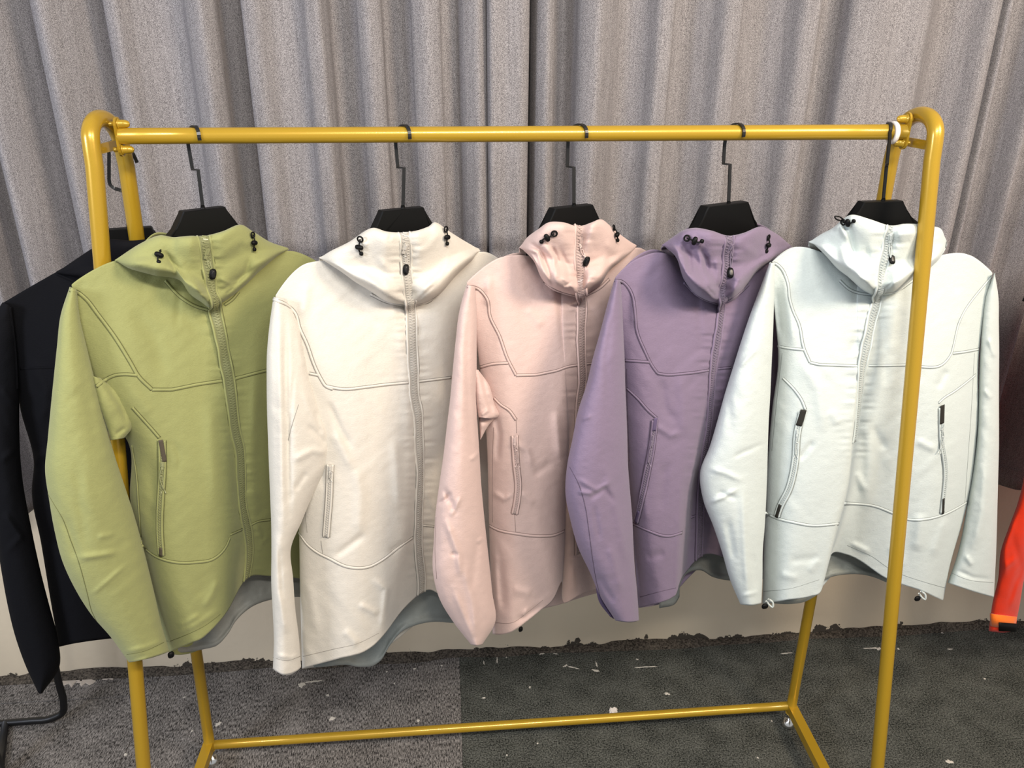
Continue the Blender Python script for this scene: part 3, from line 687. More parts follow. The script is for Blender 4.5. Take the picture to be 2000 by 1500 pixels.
J.hood(['224,508,1 226,509,1.2 229,511,1', '275,476,2 262,500,5 259,526,3.5', '312,461,3 304,500,6.5 304,537,4.5', '340,465,4 337,510,7 352,547,4.8', '355,464,4.8 350,520,7.2 370,572,4.8', '375,463,5 375,530,7.5 392,588,4.8',
 '397,463,5 405,514,7.2 411,560,6.8 414,600,4.5', '432,455,5 435,520,7.5 440,560,7 446,582,4.5', '470,441,3.5 475,500,7 478,535,6.5 480,555,4.5', '493,453,3 505,490,6 512,524,4.5', '528,473,2 535,485,4 544,498,3', '562,484,1 563,485.5,1.2 564,487,1'],
 '224,515 290,470 322,448 331,445 341,462 380,470 432,462 470,440 480,444 500,462 564,492',
 [('322,488 338,520 352,548', 5, -4), ('340,500 372,540 400,580', 9, 3), ('430,500 470,470 500,480', 10, 2.5), ('455,560 480,530 490,500', 6, -3), ('425,540 450,555 470,545', 4, 2), ('250,520 300,505 330,520', 9, 3), ('365,560 385,575', 4, -2), ('440,575 458,562', 3, -2)], Z)
J.sleeve('136,560 133,566 121,604 109,700 99,796 93,860 88,916 93,957 102,1012 118,1085 141,1140 173,1191 192,1223 230,1258 252,1294',
 '150,566 150,590 160,636 173,693 185,741 198,790 211,844 230,909 256,986 278,1063 301,1156 320,1236 331,1272', [.5, 2.5, 4, 4.5, 5], [2, 6, 8.5, 9, 8.5], [-1.5, -1, 0, 1, 2],
 [('150,1090 185,1086 232,1078', 6, 3.5), ('175,1164 210,1135 248,1101', 4, 2), ('150,900 158,1000 170,1080', 10, -2), ('120,1000 140,1050 150,1100', 10, -3), ('160,620 170,760 195,900', 12, -2), ('240,1275 290,1262 325,1248', 4, 2), ('245,1292 290,1280', 4, -1.5), ('190,1050 225,1042', 5, 2)], bot=2.5)
J.sleeve('180,735 185,760 196,800 210,840 216,860', '196,738 232,768 253,812 258,834 242,856', [2.8, 3.5, 3.5], [3.6, 5.4, 5.5], [1.5, 1, 1], [('205,745 235,790 250,830', 6, -4), ('225,850 245,835', 4, -3)], nv=60, nu=60, name='underarm_fold', base=1.4)
J.sleeve('612,535 610,700 625,900 640,1140', '645,535 670,650 695,900 690,1150', [0, 0, -1], [2, 3, 3], [-2, -3, -3], nu=40, nv=60, track=False)
J.seam('137,566 152,571 166,582 192,615 224,658 256,710 270,734 297,761', 3.5)
J.seam('297,761 336,761 384,751 437,743', 3.5, False); J.seam('456,740 518,724 535,720', 3.5)
J.seam('188,755 205,742 224,733 246,731 269,733', 3.2); J.seam('259,796 282,822 300,842 311,855', 3)
J.seam('258,870 266,920 271,990 276,1062', 2.5); J.seam('278,1066 301,1085 336,1097 384,1098 416,1092 440,1070 449,1050', 3.6); J.seam('490,1025 505,1018 528,1015', 3); J.seam('450,1044 473,1034', 2.5)
J.seam('322,548 352,580 384,599 408,606', 3); J.seam('438,596 454,585 466,570', 2.5, side=-1)
J.stitch('93,963 106,985 122,1012 138,1055 152,1092 163,1130 172,1165 178,1190 190,1216'); J.stitch('333,1252 368,1238 400,1222 430,1200'); J.stitch('248,1278 280,1272 325,1252')
zr = J.zipper(Z); J.pull(402, 490, [(405, 505), (409, 520)], 413, 534, zr)
J.pocket('313,858 318,880 321,900', '316,860 317,925 314,980 313,1040 316,1083', '316,1068 316,1084', (317, 905), [(316, 925)], (320, 952))
J.lock(309, 500, -.35); J.lock(492, 474, .15)
J.blob('hem_toggle', J.P.pt(334, 1279, .045), J.P.u, ZUP, J.P.n, .006, .007, .004, M_black, J.root)
HG = [hanger(J.P, (356, 443, 409), (331, 471, 452), (396, 405), (387, 332, 376, 331), 368, 388, 'black hanger holding the olive green jacket on the gold rail', J.O)]
# ---- white
J = start('off-white hooded zip jacket hanging between the green and the pink ones', lin(212, 206, 195), (787, 405), 27, 13, lin(150, 146, 140), lin(138, 144, 142))
Z = C('789,456 792,487 793,535 799,580 803,620 804,673 807,727 809,780 814,799 817,855 820,929 817,1004 817,1079 823,1135 822,1158')
J.torso(['538,578,0 560,700,0 575,850,0 584,1041,0 586,1150,0 590,1306,0', '600,514,.5 615,700,4 640,900,5.5 655,1095,6.2 660,1287,6', '690,510,1 700,700,5 715,900,7 725,1100,7.5 715,1271,7.2',
 '760,540,2 775,740,5.5 788,930,6.8 785,1050,6.6 768,1150,6.4 755,1234,6', '780,570,2.6 795,740,5.6 806,930,6 803,1050,4.6 796,1120,3.8 790,1188,3', '799,590,3 807,740,5.2 820,930,5 818,1050,3.5 823,1158,1.6',
 '860,540,3 870,740,5 875,930,4 866,1163,1', '940,492,1 950,740,3 955,930,2 950,1172,0', '980,512,0 1005,740,0 1005,930,0 1000,1180,-1'],
 '590,1308 675,1299 702,1303 728,1301 743,1291 761,1262 784,1235 817,1220 847,1215 885,1217 950,1215 1000,1214',
 [('640,780 665,840 690,880', 6, -3), ('650,840 690,920', 9, 3), ('690,900 705,960 700,1060', 12, 3), ('650,1090 690,1060 715,1040', 7, -3), ('610,860 640,960', 10, -2), ('725,1130 755,1150 745,1240', 7, 4), ('700,1180 740,1200', 6, 3), ('770,850 780,1000', 10, 3), ('760,1080 790,1060', 6, -3),
  ('600,550 590,620', 10, 3), ('745,640 700,600', 8, -1.5), ('620,1240 600,1130', 10, 2), ('670,1230 700,1262', 8, 2.5), ('830,960 850,1000', 6, 2)], Z)
J.lining('592,1306 640,1302 675,1299 702,1303 728,1301 743,1291 761,1262 784,1235 817,1220 847,1215 885,1217 940,1216 990,1215')
J.hood(['624,504,1 626,505.5,1.2 629,507,1', '649,489,2 655,510,5 666,530,3.5', '680,475,2.5 688,520,6 696,551,4.5', '727,448,3.5 724,520,7 727,570,4.8', '755,455,5 752,530,7.5 757,589,4.5', '789,456,5 793,520,7.2 797,570,6.5 800,597,4.2',
 '815,453,5 825,530,7.5 832,590,4.5', '835,446,4 850,520,7 856,577,4.5', '849,437,3 880,500,6.5 888,540,4.5', '873,452,2 905,490,5 921,508,3.5', '900,468,1.5 922,486,2.5 930,496,2', '936,487,1 937,488,1.1 938,490,1'], None,
 [('735,500 780,550 795,580', 9, 3.5), ('690,500 740,550 770,590', 9, -3), ('810,500 840,480 860,450', 8, 2), ('825,570 860,535 880,500', 7, 3), ('812,590 850,555', 4, -2.5), ('700,470 720,480', 5, 2), ('760,470 765,452', 4, -1.5)], Z)
J.sleeve('534,580 527,630 523,660 521,727 521,780 522,817 526,929 530,1041 530,1153 535,1247 532,1300 533,1306',
 '560,585 578,615 590,660 605,732 619,780 630,806 637,830 653,880 643,906 612,965 586,1026 569,1060 571,1097 575,1172 584,1247 588,1303', [.5, 3, 4, 4.5, 5], [2.5, 7, 8, 8, 8], [-1.5, -1, 0, 1, 2],
 [('556,600 556,720 561,855 563,950 565,1045', 8, -5), ('548,620 550,800 552,1000', 8, 3), ('575,720 565,830 562,900', 4, -1.5), ('590,760 605,800 640,850', 6, 2.5), ('600,830 640,870', 6, -3), ('570,900 610,880 645,885', 7, 3), ('575,960 600,920', 6, -2.5), ('615,800 628,850', 5, -3), ('545,1150 560,1240', 8, 3), ('538,1280 570,1284 586,1278', 4, 2), ('545,1060 552,1180', 5, -2), ('580,660 595,720', 6, 2)], bot=14, mid=.36, nu=130)
J.sleeve('972,520 970,700 975,900 985,1140', '995,520 1015,650 1030,900 1030,1150', [0, 0, -1], [2, 3, 3], [-2, -3, -3], nu=40, nv=60, track=False)
J.seam('534,585 556,593 577,612 585,640 599,671 615,716 628,742 636,754 650,760', 3.2); J.seam('636,754 671,760 713,756 753,751 798,747', 3.2); J.seam('817,745 850,741 881,737', 3)
J.seam('604,729 623,733', 3); J.seam('584,1041 601,1064 620,1079 642,1090 679,1107 720,1107 746,1094 776,1071 806,1050', 3.8); J.seam('826,1026 849,1028', 2.5)
J.seam('724,575 756,590 793,597', 3); J.seam('809,596 835,590 855,577', 3, side=-1)
J.stitch('596,1000 600,1040'); J.stitch('592,1282 650,1268 700,1256 740,1236'); J.stitch('534,1284 560,1290 586,1282'); J.stitch('583,790 572,825 563,860'); J.stitch('627,1056 631,1085')
zr = J.zipper(Z); J.pull(790, 480, [(791, 500), (791, 512)], 789, 526, zr)
J.pocket(None, '645,907 643,967 640,1010 637,1048', None, (645, 912), [(646, 918)], (645, 930))
J.lock(704, 481, -.3); J.lock(869, 463, .2)
HG.append(hanger(J.P, (746, 830, 409), (724, 846, 452), (787, 405), (789, 328, 777, 327), 773, 800, 'black hanger holding the off-white jacket on the gold rail', J.O))
# ---- pink
J = start('pale pink hooded zip jacket hanging in the middle of the rail', lin(206, 180, 172), (1121, 401), 28, 23, lin(200, 168, 160), lin(190, 165, 158))
Z = C('1131,443 1129,473 1131,513 1135,553 1136,593 1134,647 1135,700 1136,753 1132,777 1129,823 1127,900 1128,980 1131,1080')
J.torso(['912,552,0 935,700,0 950,850,0 955,1023,0 962,1237,0', '977,503,.5 985,700,4 1000,900,5.5 1000,1040,6 1003,1232,6', '1035,500,1 1045,700,5 1055,900,7 1057,1047,7.5 1052,1195,7',
 '1080,540,2 1090,700,5.5 1096,863,7 1095,980,7 1092,1050,7 1082,1168,6.5', '1092,565,2.4 1100,700,5.5 1106,863,6.6 1103,980,6 1101,1050,6 1096,1138,5.4', '1105,575,3 1110,700,5.5 1115,863,4.4 1114,980,1.6 1112,1050,.6 1104,1178,0',
 '1134,580,3 1135,700,5.2 1128,823,4.2 1128,980,1.2 1131,1080,.4 1130,1164,0', '1180,530,2 1190,740,4 1185,930,2 1180,1148,-1', '1242,484,1 1250,740,2 1245,930,0 1240,1140,-2', '1266,494,0 1285,740,0 1285,930,-1 1280,1150,-3'],
 '962,1240 1000,1241 1060,1192 1104,1186 1130,1176 1200,1158 1280,1150',
 [('965,800 975,850 970,905', 6, -3), ('1000,860 1030,880 1040,915', 6, 3), ('1015,960 1045,985', 6, 2), ('960,960 985,975 1000,965', 5, 3), ('1085,800 1095,900', 9, 4), ('1005,1215 1030,1200 1060,1180', 6, -3), ('1020,1205 1030,1190', 4, 3), ('975,1090 985,1200', 9, -3), ('965,1060 972,1200', 7, 3),
  ('955,540 952,600', 8, 3), ('1030,600 1060,640', 10, 2), ('1080,900 1040,930', 8, -2), ('1118,950 1120,1060', 5, 3), ('1118,1100 1120,1160', 5, 3), ('1000,1150 1040,1160', 8, 2)], Z)
J.hood(['1015,484,1 1018,486,1.3 1022,488,1.2', '1031,463,2 1035,490,5 1044,512,4', '1052,449,3 1050,500,6.5 1057,541,4.5', '1071,437,4 1068,500,7 1073,561,4.5', '1100,437,5 1100,510,7.5 1100,573,4.5', '1131,443,5 1130,480,7 1132,540,7 1135,580,4.2',
 '1156,437,5 1152,510,7.5 1148,572,4.5', '1174,431,4 1172,500,7 1172,556,4.5', '1193,444,3 1190,500,6.5 1189,529,4.5', '1212,459,2 1212,490,5 1209,512,4', '1243,480,1 1241,484,1.3 1238,488,1.2'], None,
 [('1032,472 1055,490 1075,540 1082,565', 5, -6), ('1018,484 1050,492 1062,530', 5, 4), ('1060,475 1082,505 1090,545', 6, 5), ('1078,480 1090,510 1086,525', 4, -4), ('1095,540 1115,555 1125,570', 4, 3.5), ('1100,560 1118,550', 3, -3), ('1090,480 1108,520 1112,560', 6, -3), ('1155,560 1185,530 1210,505', 6, 3.5), ('1148,570 1175,548', 3, -2.5), ('1180,470 1200,490 1230,490', 8, 2), ('1150,450 1165,500', 7, -1.5)], Z)
J.sleeve('911,556 909,560 900,593 889,673 879,780 873,830 863,913 853,980 847,1063 847,1130 860,1173 873,1197 897,1230 920,1259', '928,560 931,600 931,660 931,720 931,777 932,813 935,860 940,947 948,1030 957,1113 962,1163 964,1230 942,1259', [.5, 2.5, 4, 4.5, 5], [2.5, 6.5, 8.5, 9, 8.5], [-1.5, -1, 0, 1, 2],
 [('915,590 912,700 915,800 925,900', 7, -2.5), ('918,900 940,880', 4, 3), ('855,985 872,975 880,962', 4, -4), ('868,1010 895,1080 900,1130', 6, 4), ('865,950 885,990 890,1010', 5, -3), ('900,970 880,1010', 4, 3), ('905,1100 925,1180 930,1250', 8, 4), ('935,1040 920,1160', 8, -3), ('880,1080 895,1085', 4, -3), ('885,1150 905,1200 925,1250', 6, 3), ('930,1060 945,1050', 4, 2)], bot=2)
J.sleeve('926,722 928,750 930,790 934,815', '934,722 955,752 966,790 974,813 962,818', [2.6, 3.5, 3.5], [3.4, 5.2, 5.5], [1.5, 1, 1], [('940,725 950,770 965,815', 5, -4), ('938,812 955,800', 4, 3)], nv=60, nu=60, name='underarm_fold', base=1.4)
J.sleeve('934,800 936,830 938,858', '972,812 955,830 939,858', [2.2, 2.5, 2.5], [3, 4, 3], [1, 1, 1], (), nv=30, nu=40, name='underarm_fold', base=1.4)
J.sleeve('1258,500 1256,700 1256,900 1260,1080', '1275,500 1300,650 1310,900 1305,1085', [0, 0, -1], [2, 3, 3], [-2, -3, -3], nu=40, nv=60, track=False)
J.seam('910,559 932,563 951,583 957,618 975,655 991,700 1008,733', 2.8); J.seam('1008,733 1047,732 1087,724 1108,716 1128,713', 2.8, False); J.seam('1144,711 1160,709 1175,707', 2.6)
J.seam('932,719 961,711 992,709', 3); J.seam('948,1022 973,1035 1007,1042 1057,1047 1083,1045 1102,1037', 3.6); J.seam('965,777 980,792 993,800 1008,820', 3)
J.seam('1063,553 1090,568 1128,579', 3.2); J.seam('1144,577 1172,562 1190,545', 3, side=-1); J.stitch('964,835 962,913 962,1020'); J.stitch('1008,820 1009,846'); J.stitch('1005,1003 1007,1038'); J.stitch('852,1010 850,1080 853,1130'); J.stitch('965,1216 1000,1216 1030,1196 1060,1172')
zr = J.zipper(Z, .0088); J.pull(1134, 468, [(1138, 485), (1139, 495)], 1142, 508, zr)
J.pocket(None, '1005,850 1008,910 1012,947 1010,975 1005,1003', None, (1005, 858), [(1009, 880)], (1010, 902))
J.lock(1068, 462, -1.1); J.lock(1200, 459, .5)
J.blob('hem_toggle', J.P.pt(1017, 1229, .045), J.P.u, ZUP, J.P.n, .005, .006, .003, M_black, J.root)
HG.append(hanger(J.P, (1084, 1161, 404), (1066, 1175, 441), (1121, 401), (1121, 327, 1108, 325), 1109, 1146, 'black hanger holding the pale pink jacket on the gold rail', J.O))
# ---- purple
J = start('dusty purple hooded zip jacket hanging between the pink and the ice blue ones', lin(126, 111, 133), (1423, 397), 28, 33, lin(96, 84, 112), lin(120, 124, 122))
Z = C('1422,463 1418,513 1412,557 1407,613 1400,663 1392,713 1387,780 1383,830 1375,884 1368,953 1366,1023 1364,1090')
J.torso(['1201,545,0 1215,700,0 1222,850,0 1235,1023,0 1247,1187,0', '1250,503,.5 1262,700,4 1268,900,5.5 1272,1040,6 1290,1177,6', '1300,495,1 1312,700,5 1318,900,6.8 1315,1047,7 1312,1168,6.5',
 '1348,545,2 1355,700,5.5 1345,860,6.7 1333,960,6.8 1328,1040,6.8 1322,1158,6.2', '1362,560,2.4 1368,700,5.5 1358,860,6.2 1343,960,5.6 1334,1040,5.6 1327,1140,5', '1378,575,3 1382,700,5.4 1370,860,4.6 1355,960,2.4 1346,1040,1.2 1338,1120,0',
 '1407,590,3 1393,713,5.2 1383,830,4 1368,953,2 1366,1023,1 1364,1090,0', '1450,545,2 1450,740,4 1440,930,2 1430,1092,-1', '1538,482,1 1535,740,2 1530,930,0 1520,1100,-2', '1562,490,0 1575,740,0 1575,930,-1 1570,1110,-3'],
 '1247,1190 1313,1176 1340,1135 1368,1114 1392,1127 1425,1134 1500,1130 1570,1130',
 [('1240,560 1238,640', 8, 3), ('1290,740 1300,800 1320,830', 9, -2.5), ('1280,830 1310,850 1330,845', 6, 2.5), ('1330,720 1340,860', 12, 3), ('1260,1090 1300,1080', 9, -2), ('1300,900 1290,1000', 10, -2), ('1360,880 1345,960', 7, 3), ('1255,950 1262,1020', 8, 2), ('1420,700 1415,820', 9, 3), ('1385,880 1380,1000', 7, 3)], Z)
J.lining('1325,1150 1340,1122 1368,1114 1392,1127 1425,1134 1470,1132 1520,1130', -3, 100); 
J.surf('lining', cm([]) or [[(1288, 1100, -2), (1288, 1188, -2)], [(1320, 1100, -1.5), (1318, 1180, -1)], [(1330, 1090, -2), (1327, 1166, -2)]], 12, 12, False, (), 1, None, J.linm, track=False)
J.hood(['1292,479,1 1295,480,1.3 1299,482,1.2', '1319,460,2 1318,480,4.5 1322,505,4', '1338,450,3 1332,490,6 1336,545,4.5', '1360,447,4 1352,500,6.5 1358,574,4.5', '1390,453,5 1385,520,7.2 1384,588,4.5', '1422,462,5 1418,513,7 1411,560,6.8 1408,592,4.2',
 '1450,458,5 1440,520,7.5 1434,584,4.5', '1477,447,4 1465,510,7 1458,556,4.5', '1490,445,3 1485,500,6 1480,528,4.5', '1515,456,2 1512,480,4.5 1508,510,4', '1545,480,1 1542,482,1.3 1538,485,1.2'], '1292,484 1335,452 1348,442 1373,436 1383,446 1400,468 1450,468 1466,440 1483,436 1500,450 1545,486',
 [('1345,455 1365,480 1372,520 1395,570', 7, 5), ('1362,478 1378,505 1382,540', 6, -6), ('1330,470 1345,500 1350,540', 6, -5), ('1400,500 1404,560', 6, 3), ('1310,475 1335,500 1340,530', 5, 4), ('1440,560 1470,530 1500,508', 6, -3), ('1430,540 1450,548', 5, 3), ('1380,560 1398,580', 4, -3), ('1450,480 1480,500 1500,490', 9, 2.5)], Z)
J.sleeve('1200,545 1193,567 1180,620 1161,687 1145,753 1139,780 1130,800 1117,863 1105,930 1105,973 1120,1037 1133,1080 1160,1133 1180,1180 1202,1212', '1212,548 1214,570 1216,620 1220,700 1222,777 1224,813 1227,913 1235,1013 1239,1097 1245,1163 1248,1212', [.5, 2.5, 4, 4.5, 5], [2.5, 6.5, 8.5, 9, 8.5], [-1.5, -1, 0, 1, 2],
 [('1130,935 1165,958 1195,940', 4, 3), ('1150,975 1180,955 1205,985', 5, -3), ('1180,900 1205,1000 1225,1100', 8, 3), ('1130,960 1160,965', 4, 3), ('1135,820 1155,812', 4, 2), ('1165,1120 1200,1180', 8, -3), ('1190,1060 1215,1160', 8, 3), ('1200,600 1185,700 1190,800', 8, -2), ('1160,985 1172,1060', 5, -2)], bot=3)
J.sleeve('1163,1145 1170,1175 1192,1205', '1170,1145 1185,1175 1200,1208', [2, 2, 2], [3, 3, 3], [1, 1, 1], (), nv=24, nu=30, name='cuff_lining', base=1, track=False).data.materials[0] = J.dark
J.sleeve('1545,500 1545,700 1545,900 1545,1040', '1568,500 1590,650 1592,900 1588,1045', [0, 0, -1], [2, 3, 3], [-2, -3, -3], nu=40, nv=60, track=False)
J.seam('1201,548 1213,549 1226,560 1235,577 1240,607 1244,647 1260,687 1272,712 1284,729', 2.8); J.seam('1284,729 1300,732 1313,732 1353,728 1384,723', 2.8, False); J.seam('1402,720 1427,718', 2.6)
J.seam('1221,704 1268,707', 3); J.seam('1237,1023 1263,1035 1307,1047 1332,1040', 3.6); J.seam('1350,1010 1367,1004', 2.5); J.seam('1225,759 1247,780 1266,802 1283,817', 3)
J.seam('1335,552 1355,572 1375,585 1403,594', 3.2); J.seam('1417,590 1445,572 1462,556', 2.8, side=-1); J.stitch('1224,720 1226,800 1230,900'); J.stitch('1113,912 1130,945 1142,985 1150,1035 1158,1095 1166,1140 1180,1190'); J.stitch('1250,1166 1290,1155 1320,1148')
zr = J.zipper(Z, .0088); J.pull(1425, 480, [(1427, 495), (1427, 510)], 1424, 534, zr)
J.pocket('1279,815 1276,840', '1278,820 1273,870 1262,930 1252,985 1244,1018', '1250,996 1244,1019', (1273, 852), [(1270, 875)], (1266, 900))
J.lock(1357, 470, 1.2); J.lock(1496, 478, .1)
HG.append(hanger(J.P, (1384, 1464, 399), (1361, 1478, 443), (1423, 397), (1426, 321, 1413, 320), 1415, 1453, 'black hanger holding the dusty purple jacket on the gold rail', J.O))
# ---- ice blue
J = start('pale ice blue hooded zip jacket hanging at the right end, partly behind the rack leg', lin(203, 211, 208), (1725, 391), 8, 43, lin(46, 44, 40), lin(138, 142, 136))
Z = C('1738,443 1730,490 1720,530 1713,580 1700,630 1690,680 1683,713 1677,780 1671,835 1667,863')
J.torso(['1504,515,0 1514,620,0 1520,700,0 1508,800,0 1499,901,0 1494,1002,0 1489,1179,0', '1560,482,.5 1563,700,4 1550,900,5.5 1545,1015,6 1536,1172,6', '1612,495,1 1622,700,5 1610,900,7 1600,1030,7 1583,1165,6.5',
 '1655,540,2 1658,700,5 1652,842,6.8 1642,974,7 1632,1023,7 1604,1154,6.5', '1670,560,2.4 1670,700,5.2 1662,842,6.6 1650,974,6.4 1637,1023,6.2 1611,1130,5.6', '1685,573,3 1679,700,5.2 1668,842,5.4 1659,974,3 1650,1023,2 1630,1079,0',
 '1713,575,3 1690,680,5 1677,780,4.8 1673,845,4.2 1668,974,2.6 1665,1020,1.8 1652,1083,0.4', '1760,550,3 1760,700,5 1750,850,5 1745,1002,4 1732,1130,3', '1830,500,2 1830,700,5 1830,850,6 1820,1010,6 1800,1154,5', '1890,497,1 1890,700,3 1885,850,4 1870,990,4 1828,1167,3.4', '1938,533,0 1912,690,0 1910,832,0 1895,960,0 1881,1016,0 1856,1102,0 1842,1172,0'],
 '1489,1186 1600,1160 1625,1127 1687,1124 1732,1138 1800,1150 1842,1166',
 [('1530,530 1545,620 1550,680', 9, 4), ('1515,560 1525,660', 7, -3), ('1680,640 1660,700', 8, -3), ('1685,600 1720,640 1730,760', 12, -3), ('1690,800 1700,900 1690,1000', 12, 5), ('1700,830 1730,880', 9, -3), ('1670,920 1690,960', 7, 3), ('1560,700 1600,760 1610,850', 12, 3), ('1590,860 1560,900', 6, -3), ('1620,800 1640,830', 9, 2.5),
  ('1600,1090 1540,1095', 8, -2), ('1580,1120 1600,1090', 8, 2), ('1800,1000 1790,1080', 12, 4), ('1740,1060 1760,1110', 10, 3), ('1830,760 1850,720', 7, -3), ('1790,860 1830,880', 7, 3), ('1850,1010 1820,1090', 9, 3), ('1760,600 1755,680', 10, -2), ('1870,560 1880,640', 10, 2), ('1660,1060 1700,1080', 6, 3), ('1520,1120 1560,1130', 7, 2)], Z)
J.lining('1606,1135 1625,1127 1645,1123 1687,1123 1710,1129 1732,1138 1760,1146', -3, 90)
J.lining('1500,1178 1540,1180 1570,1176 1600,1160', 1.0, 40, .4)
J.hood(['1580,473,1 1584,475,1.3 1590,477,1.3', '1603,458,1.6 1604,475,3.5 1612,498,3', '1627,446,2.2 1627,485,5 1636,524,4', '1650,427,3 1650,480,6.5 1658,541,4.5', '1668,422,4 1670,490,7 1681,562,4.5', '1700,431,5 1697,500,7.5 1698,572,4.5', '1738,442,5 1730,490,7 1721,530,7 1714,576,4.2',
 '1765,440,5 1755,510,7.5 1745,573,4.5', '1793,440,4 1785,500,7 1780,547,4.5', '1815,443,3 1812,490,6 1810,527,4.5', '1837,447,2 1836,475,4 1832,508,4', '1848,472,1 1847,478,1.3 1846,486,1.2'], None,
 [('1640,430 1660,450 1668,490 1665,510', 6, -5), ('1625,450 1640,440 1655,470', 5, 4), ('1660,500 1680,540 1705,560', 6, 4), ('1690,480 1700,520 1712,560', 6, -3), ('1640,480 1655,520 1690,560', 8, 3), ('1730,560 1765,545 1790,520', 6, 4), ('1725,568 1745,550', 3, -3), ('1745,460 1790,455', 6, 3), ('1750,480 1780,470', 6, -2), ('1600,470 1625,500 1660,545', 10, 3), ('1830,460 1835,490', 5, 3)], Z)
J.sleeve('1503,513 1500,517 1483,567 1463,620 1433,713 1407,797 1383,877 1378,884 1371,967 1389,1016 1409,1075 1430,1144 1446,1180', '1513,515 1513,540 1512,580 1510,647 1507,713 1504,780 1501,832 1498,936 1494,1023 1489,1092 1489,1147 1487,1178', [.5, 2.5, 4, 4.5, 5], [2.5, 6.5, 8.5, 9, 8.5], [-1.5, -1, 0, 1, 2],
 [('1385,982 1410,972 1440,955', 4, 4), ('1385,915 1420,925 1450,940', 5, 3), ('1430,895 1460,880 1495,865', 5, -2), ('1450,940 1455,1060 1462,1170', 8, 4), ('1420,1010 1435,1100', 8, -3), ('1440,640 1420,760 1430,860', 9, -2), ('1480,680 1440,720', 5, 2), ('1400,960 1440,975', 5, -3), ('1470,1080 1480,1150', 7, -2), ('1445,1165 1485,1155', 4, 2)], bot=3)
J.sleeve('1942,534 1925,580 1918,640 1914,700 1912,760 1908,860 1890,980 1868,1090 1851,1138', '1943,534 1948,560 1951,640 1951,780 1951,877 1949,953 1945,1092 1941,1166', [0, 0, -.5], [1.5, 3, 4], [-1.5, -3, -3],
 [('1930,660 1945,700', 5, 3), ('1920,760 1938,780', 5, 2), ('1925,900 1920,1000 1900,1080', 10, 4), ('1885,1085 1900,1105', 5, 3), ('1865,1112 1900,1128 1940,1132', 4, -2.5)], bot=1.5)
J.seam('1501,515 1513,514 1525,523 1537,547 1543,587 1550,610 1560,632 1570,680 1582,708', 2.8); J.seam('1582,708 1600,712 1627,713 1678,715', 3, False); J.seam('1697,714 1767,713 1843,710 1858,690 1862,675 1873,630 1885,605 1903,580 1922,557 1940,536', 3, side=1)
J.seam('1513,675 1540,680 1570,683', 3); J.seam('1861,690 1885,687 1911,682', 3); J.seam('1495,1002 1517,1012 1550,1020 1583,1026 1638,1023', 4); J.seam('1649,983 1676,984 1707,988 1744,1002 1773,1014 1808,1014 1843,1005 1870,992 1888,981', 4)
J.seam('1529,738 1553,763 1566,782 1573,800', 3); J.seam('1833,787 1845,776 1860,767 1887,747 1905,732', 3); J.seam('1640,548 1660,566 1680,573 1704,576', 3); J.seam('1724,573 1750,570 1775,553 1795,540', 3, side=-1)
J.stitch('1528,690 1520,760 1508,880'); J.stitch('1903,690 1897,800 1890,900 1884,985'); J.stitch('1492,1155 1540,1150 1600,1132'); J.stitch('1655,1065 1700,1085 1740,1112 1800,1135 1845,1148'); J.stitch('1856,1118 1890,1132 1940,1138')
zr = J.zipper(Z, .0092); J.pull(1739, 460, [(1740, 478), (1739, 492)], 1738, 509, zr)
J.pocket('1569,799 1560,830', '1566,806 1556,850 1554,890 1550,919 1539,960 1524,988 1518,1008', '1525,984 1518,1009', (1557, 842), [(1556, 862)], (1554, 885), 7)
J.pocket('1838,790 1837,826', '1837,795 1839,867 1846,910 1842,974 1839,1000', '1840,972 1839,1002', (1838, 830), [(1838, 850)], (1833, 876), 7)
J.lock(1660, 434, 1.35, loop=[(1655, 434, 5), (1642, 431, 6), (1632, 427, 6), (1630, 423, 6), (1638, 423, 6), (1648, 429, 6), (1656, 434, 6)]);
for x, y in ((1497, 1184), (1795, 1169)):
    t = J.blob('hem_toggle', J.P.pt(x-3, y, .05), J.P.u, ZUP, J.P.n, .0075, .0065, .004, M_black, J.root)
    tube('toggle_loop', smooth_path([J.P.pt(x+a, y+b, .05) for a, b in ((0, -10), (6, -2), (12, 2), (12, -8), (4, -14))], 14), .0022, J.fab, t, 6)
a = J.P.pt(1725, 391, 0); b = rail_pt(PY(1739, 258, -.0165)[0])
arc = [np.array([b[0]+.0008*k, -.0152*math.cos(t), b[2]+.0152*math.sin(t)]) for k, t in enumerate(np.linspace(0, math.pi*1.1, 14))]
jl = PY(1731.5, 325, 0.0); ju = PY(1732.5, 318, -.0165)
HG.append(hanger(J.P, (1688, 1767, 394), (1662, 1794, 437), (1725, 391), None, 0, 0, 'black hanger holding the ice blue jacket at the right end of the gold rail', J.O, hookpts=np.concatenate([np.linspace(a, jl, 6), [jl*.5+ju*.5, ju], np.linspace(ju, PY(1738, 268, -.0155), 5)[1:], arc])))
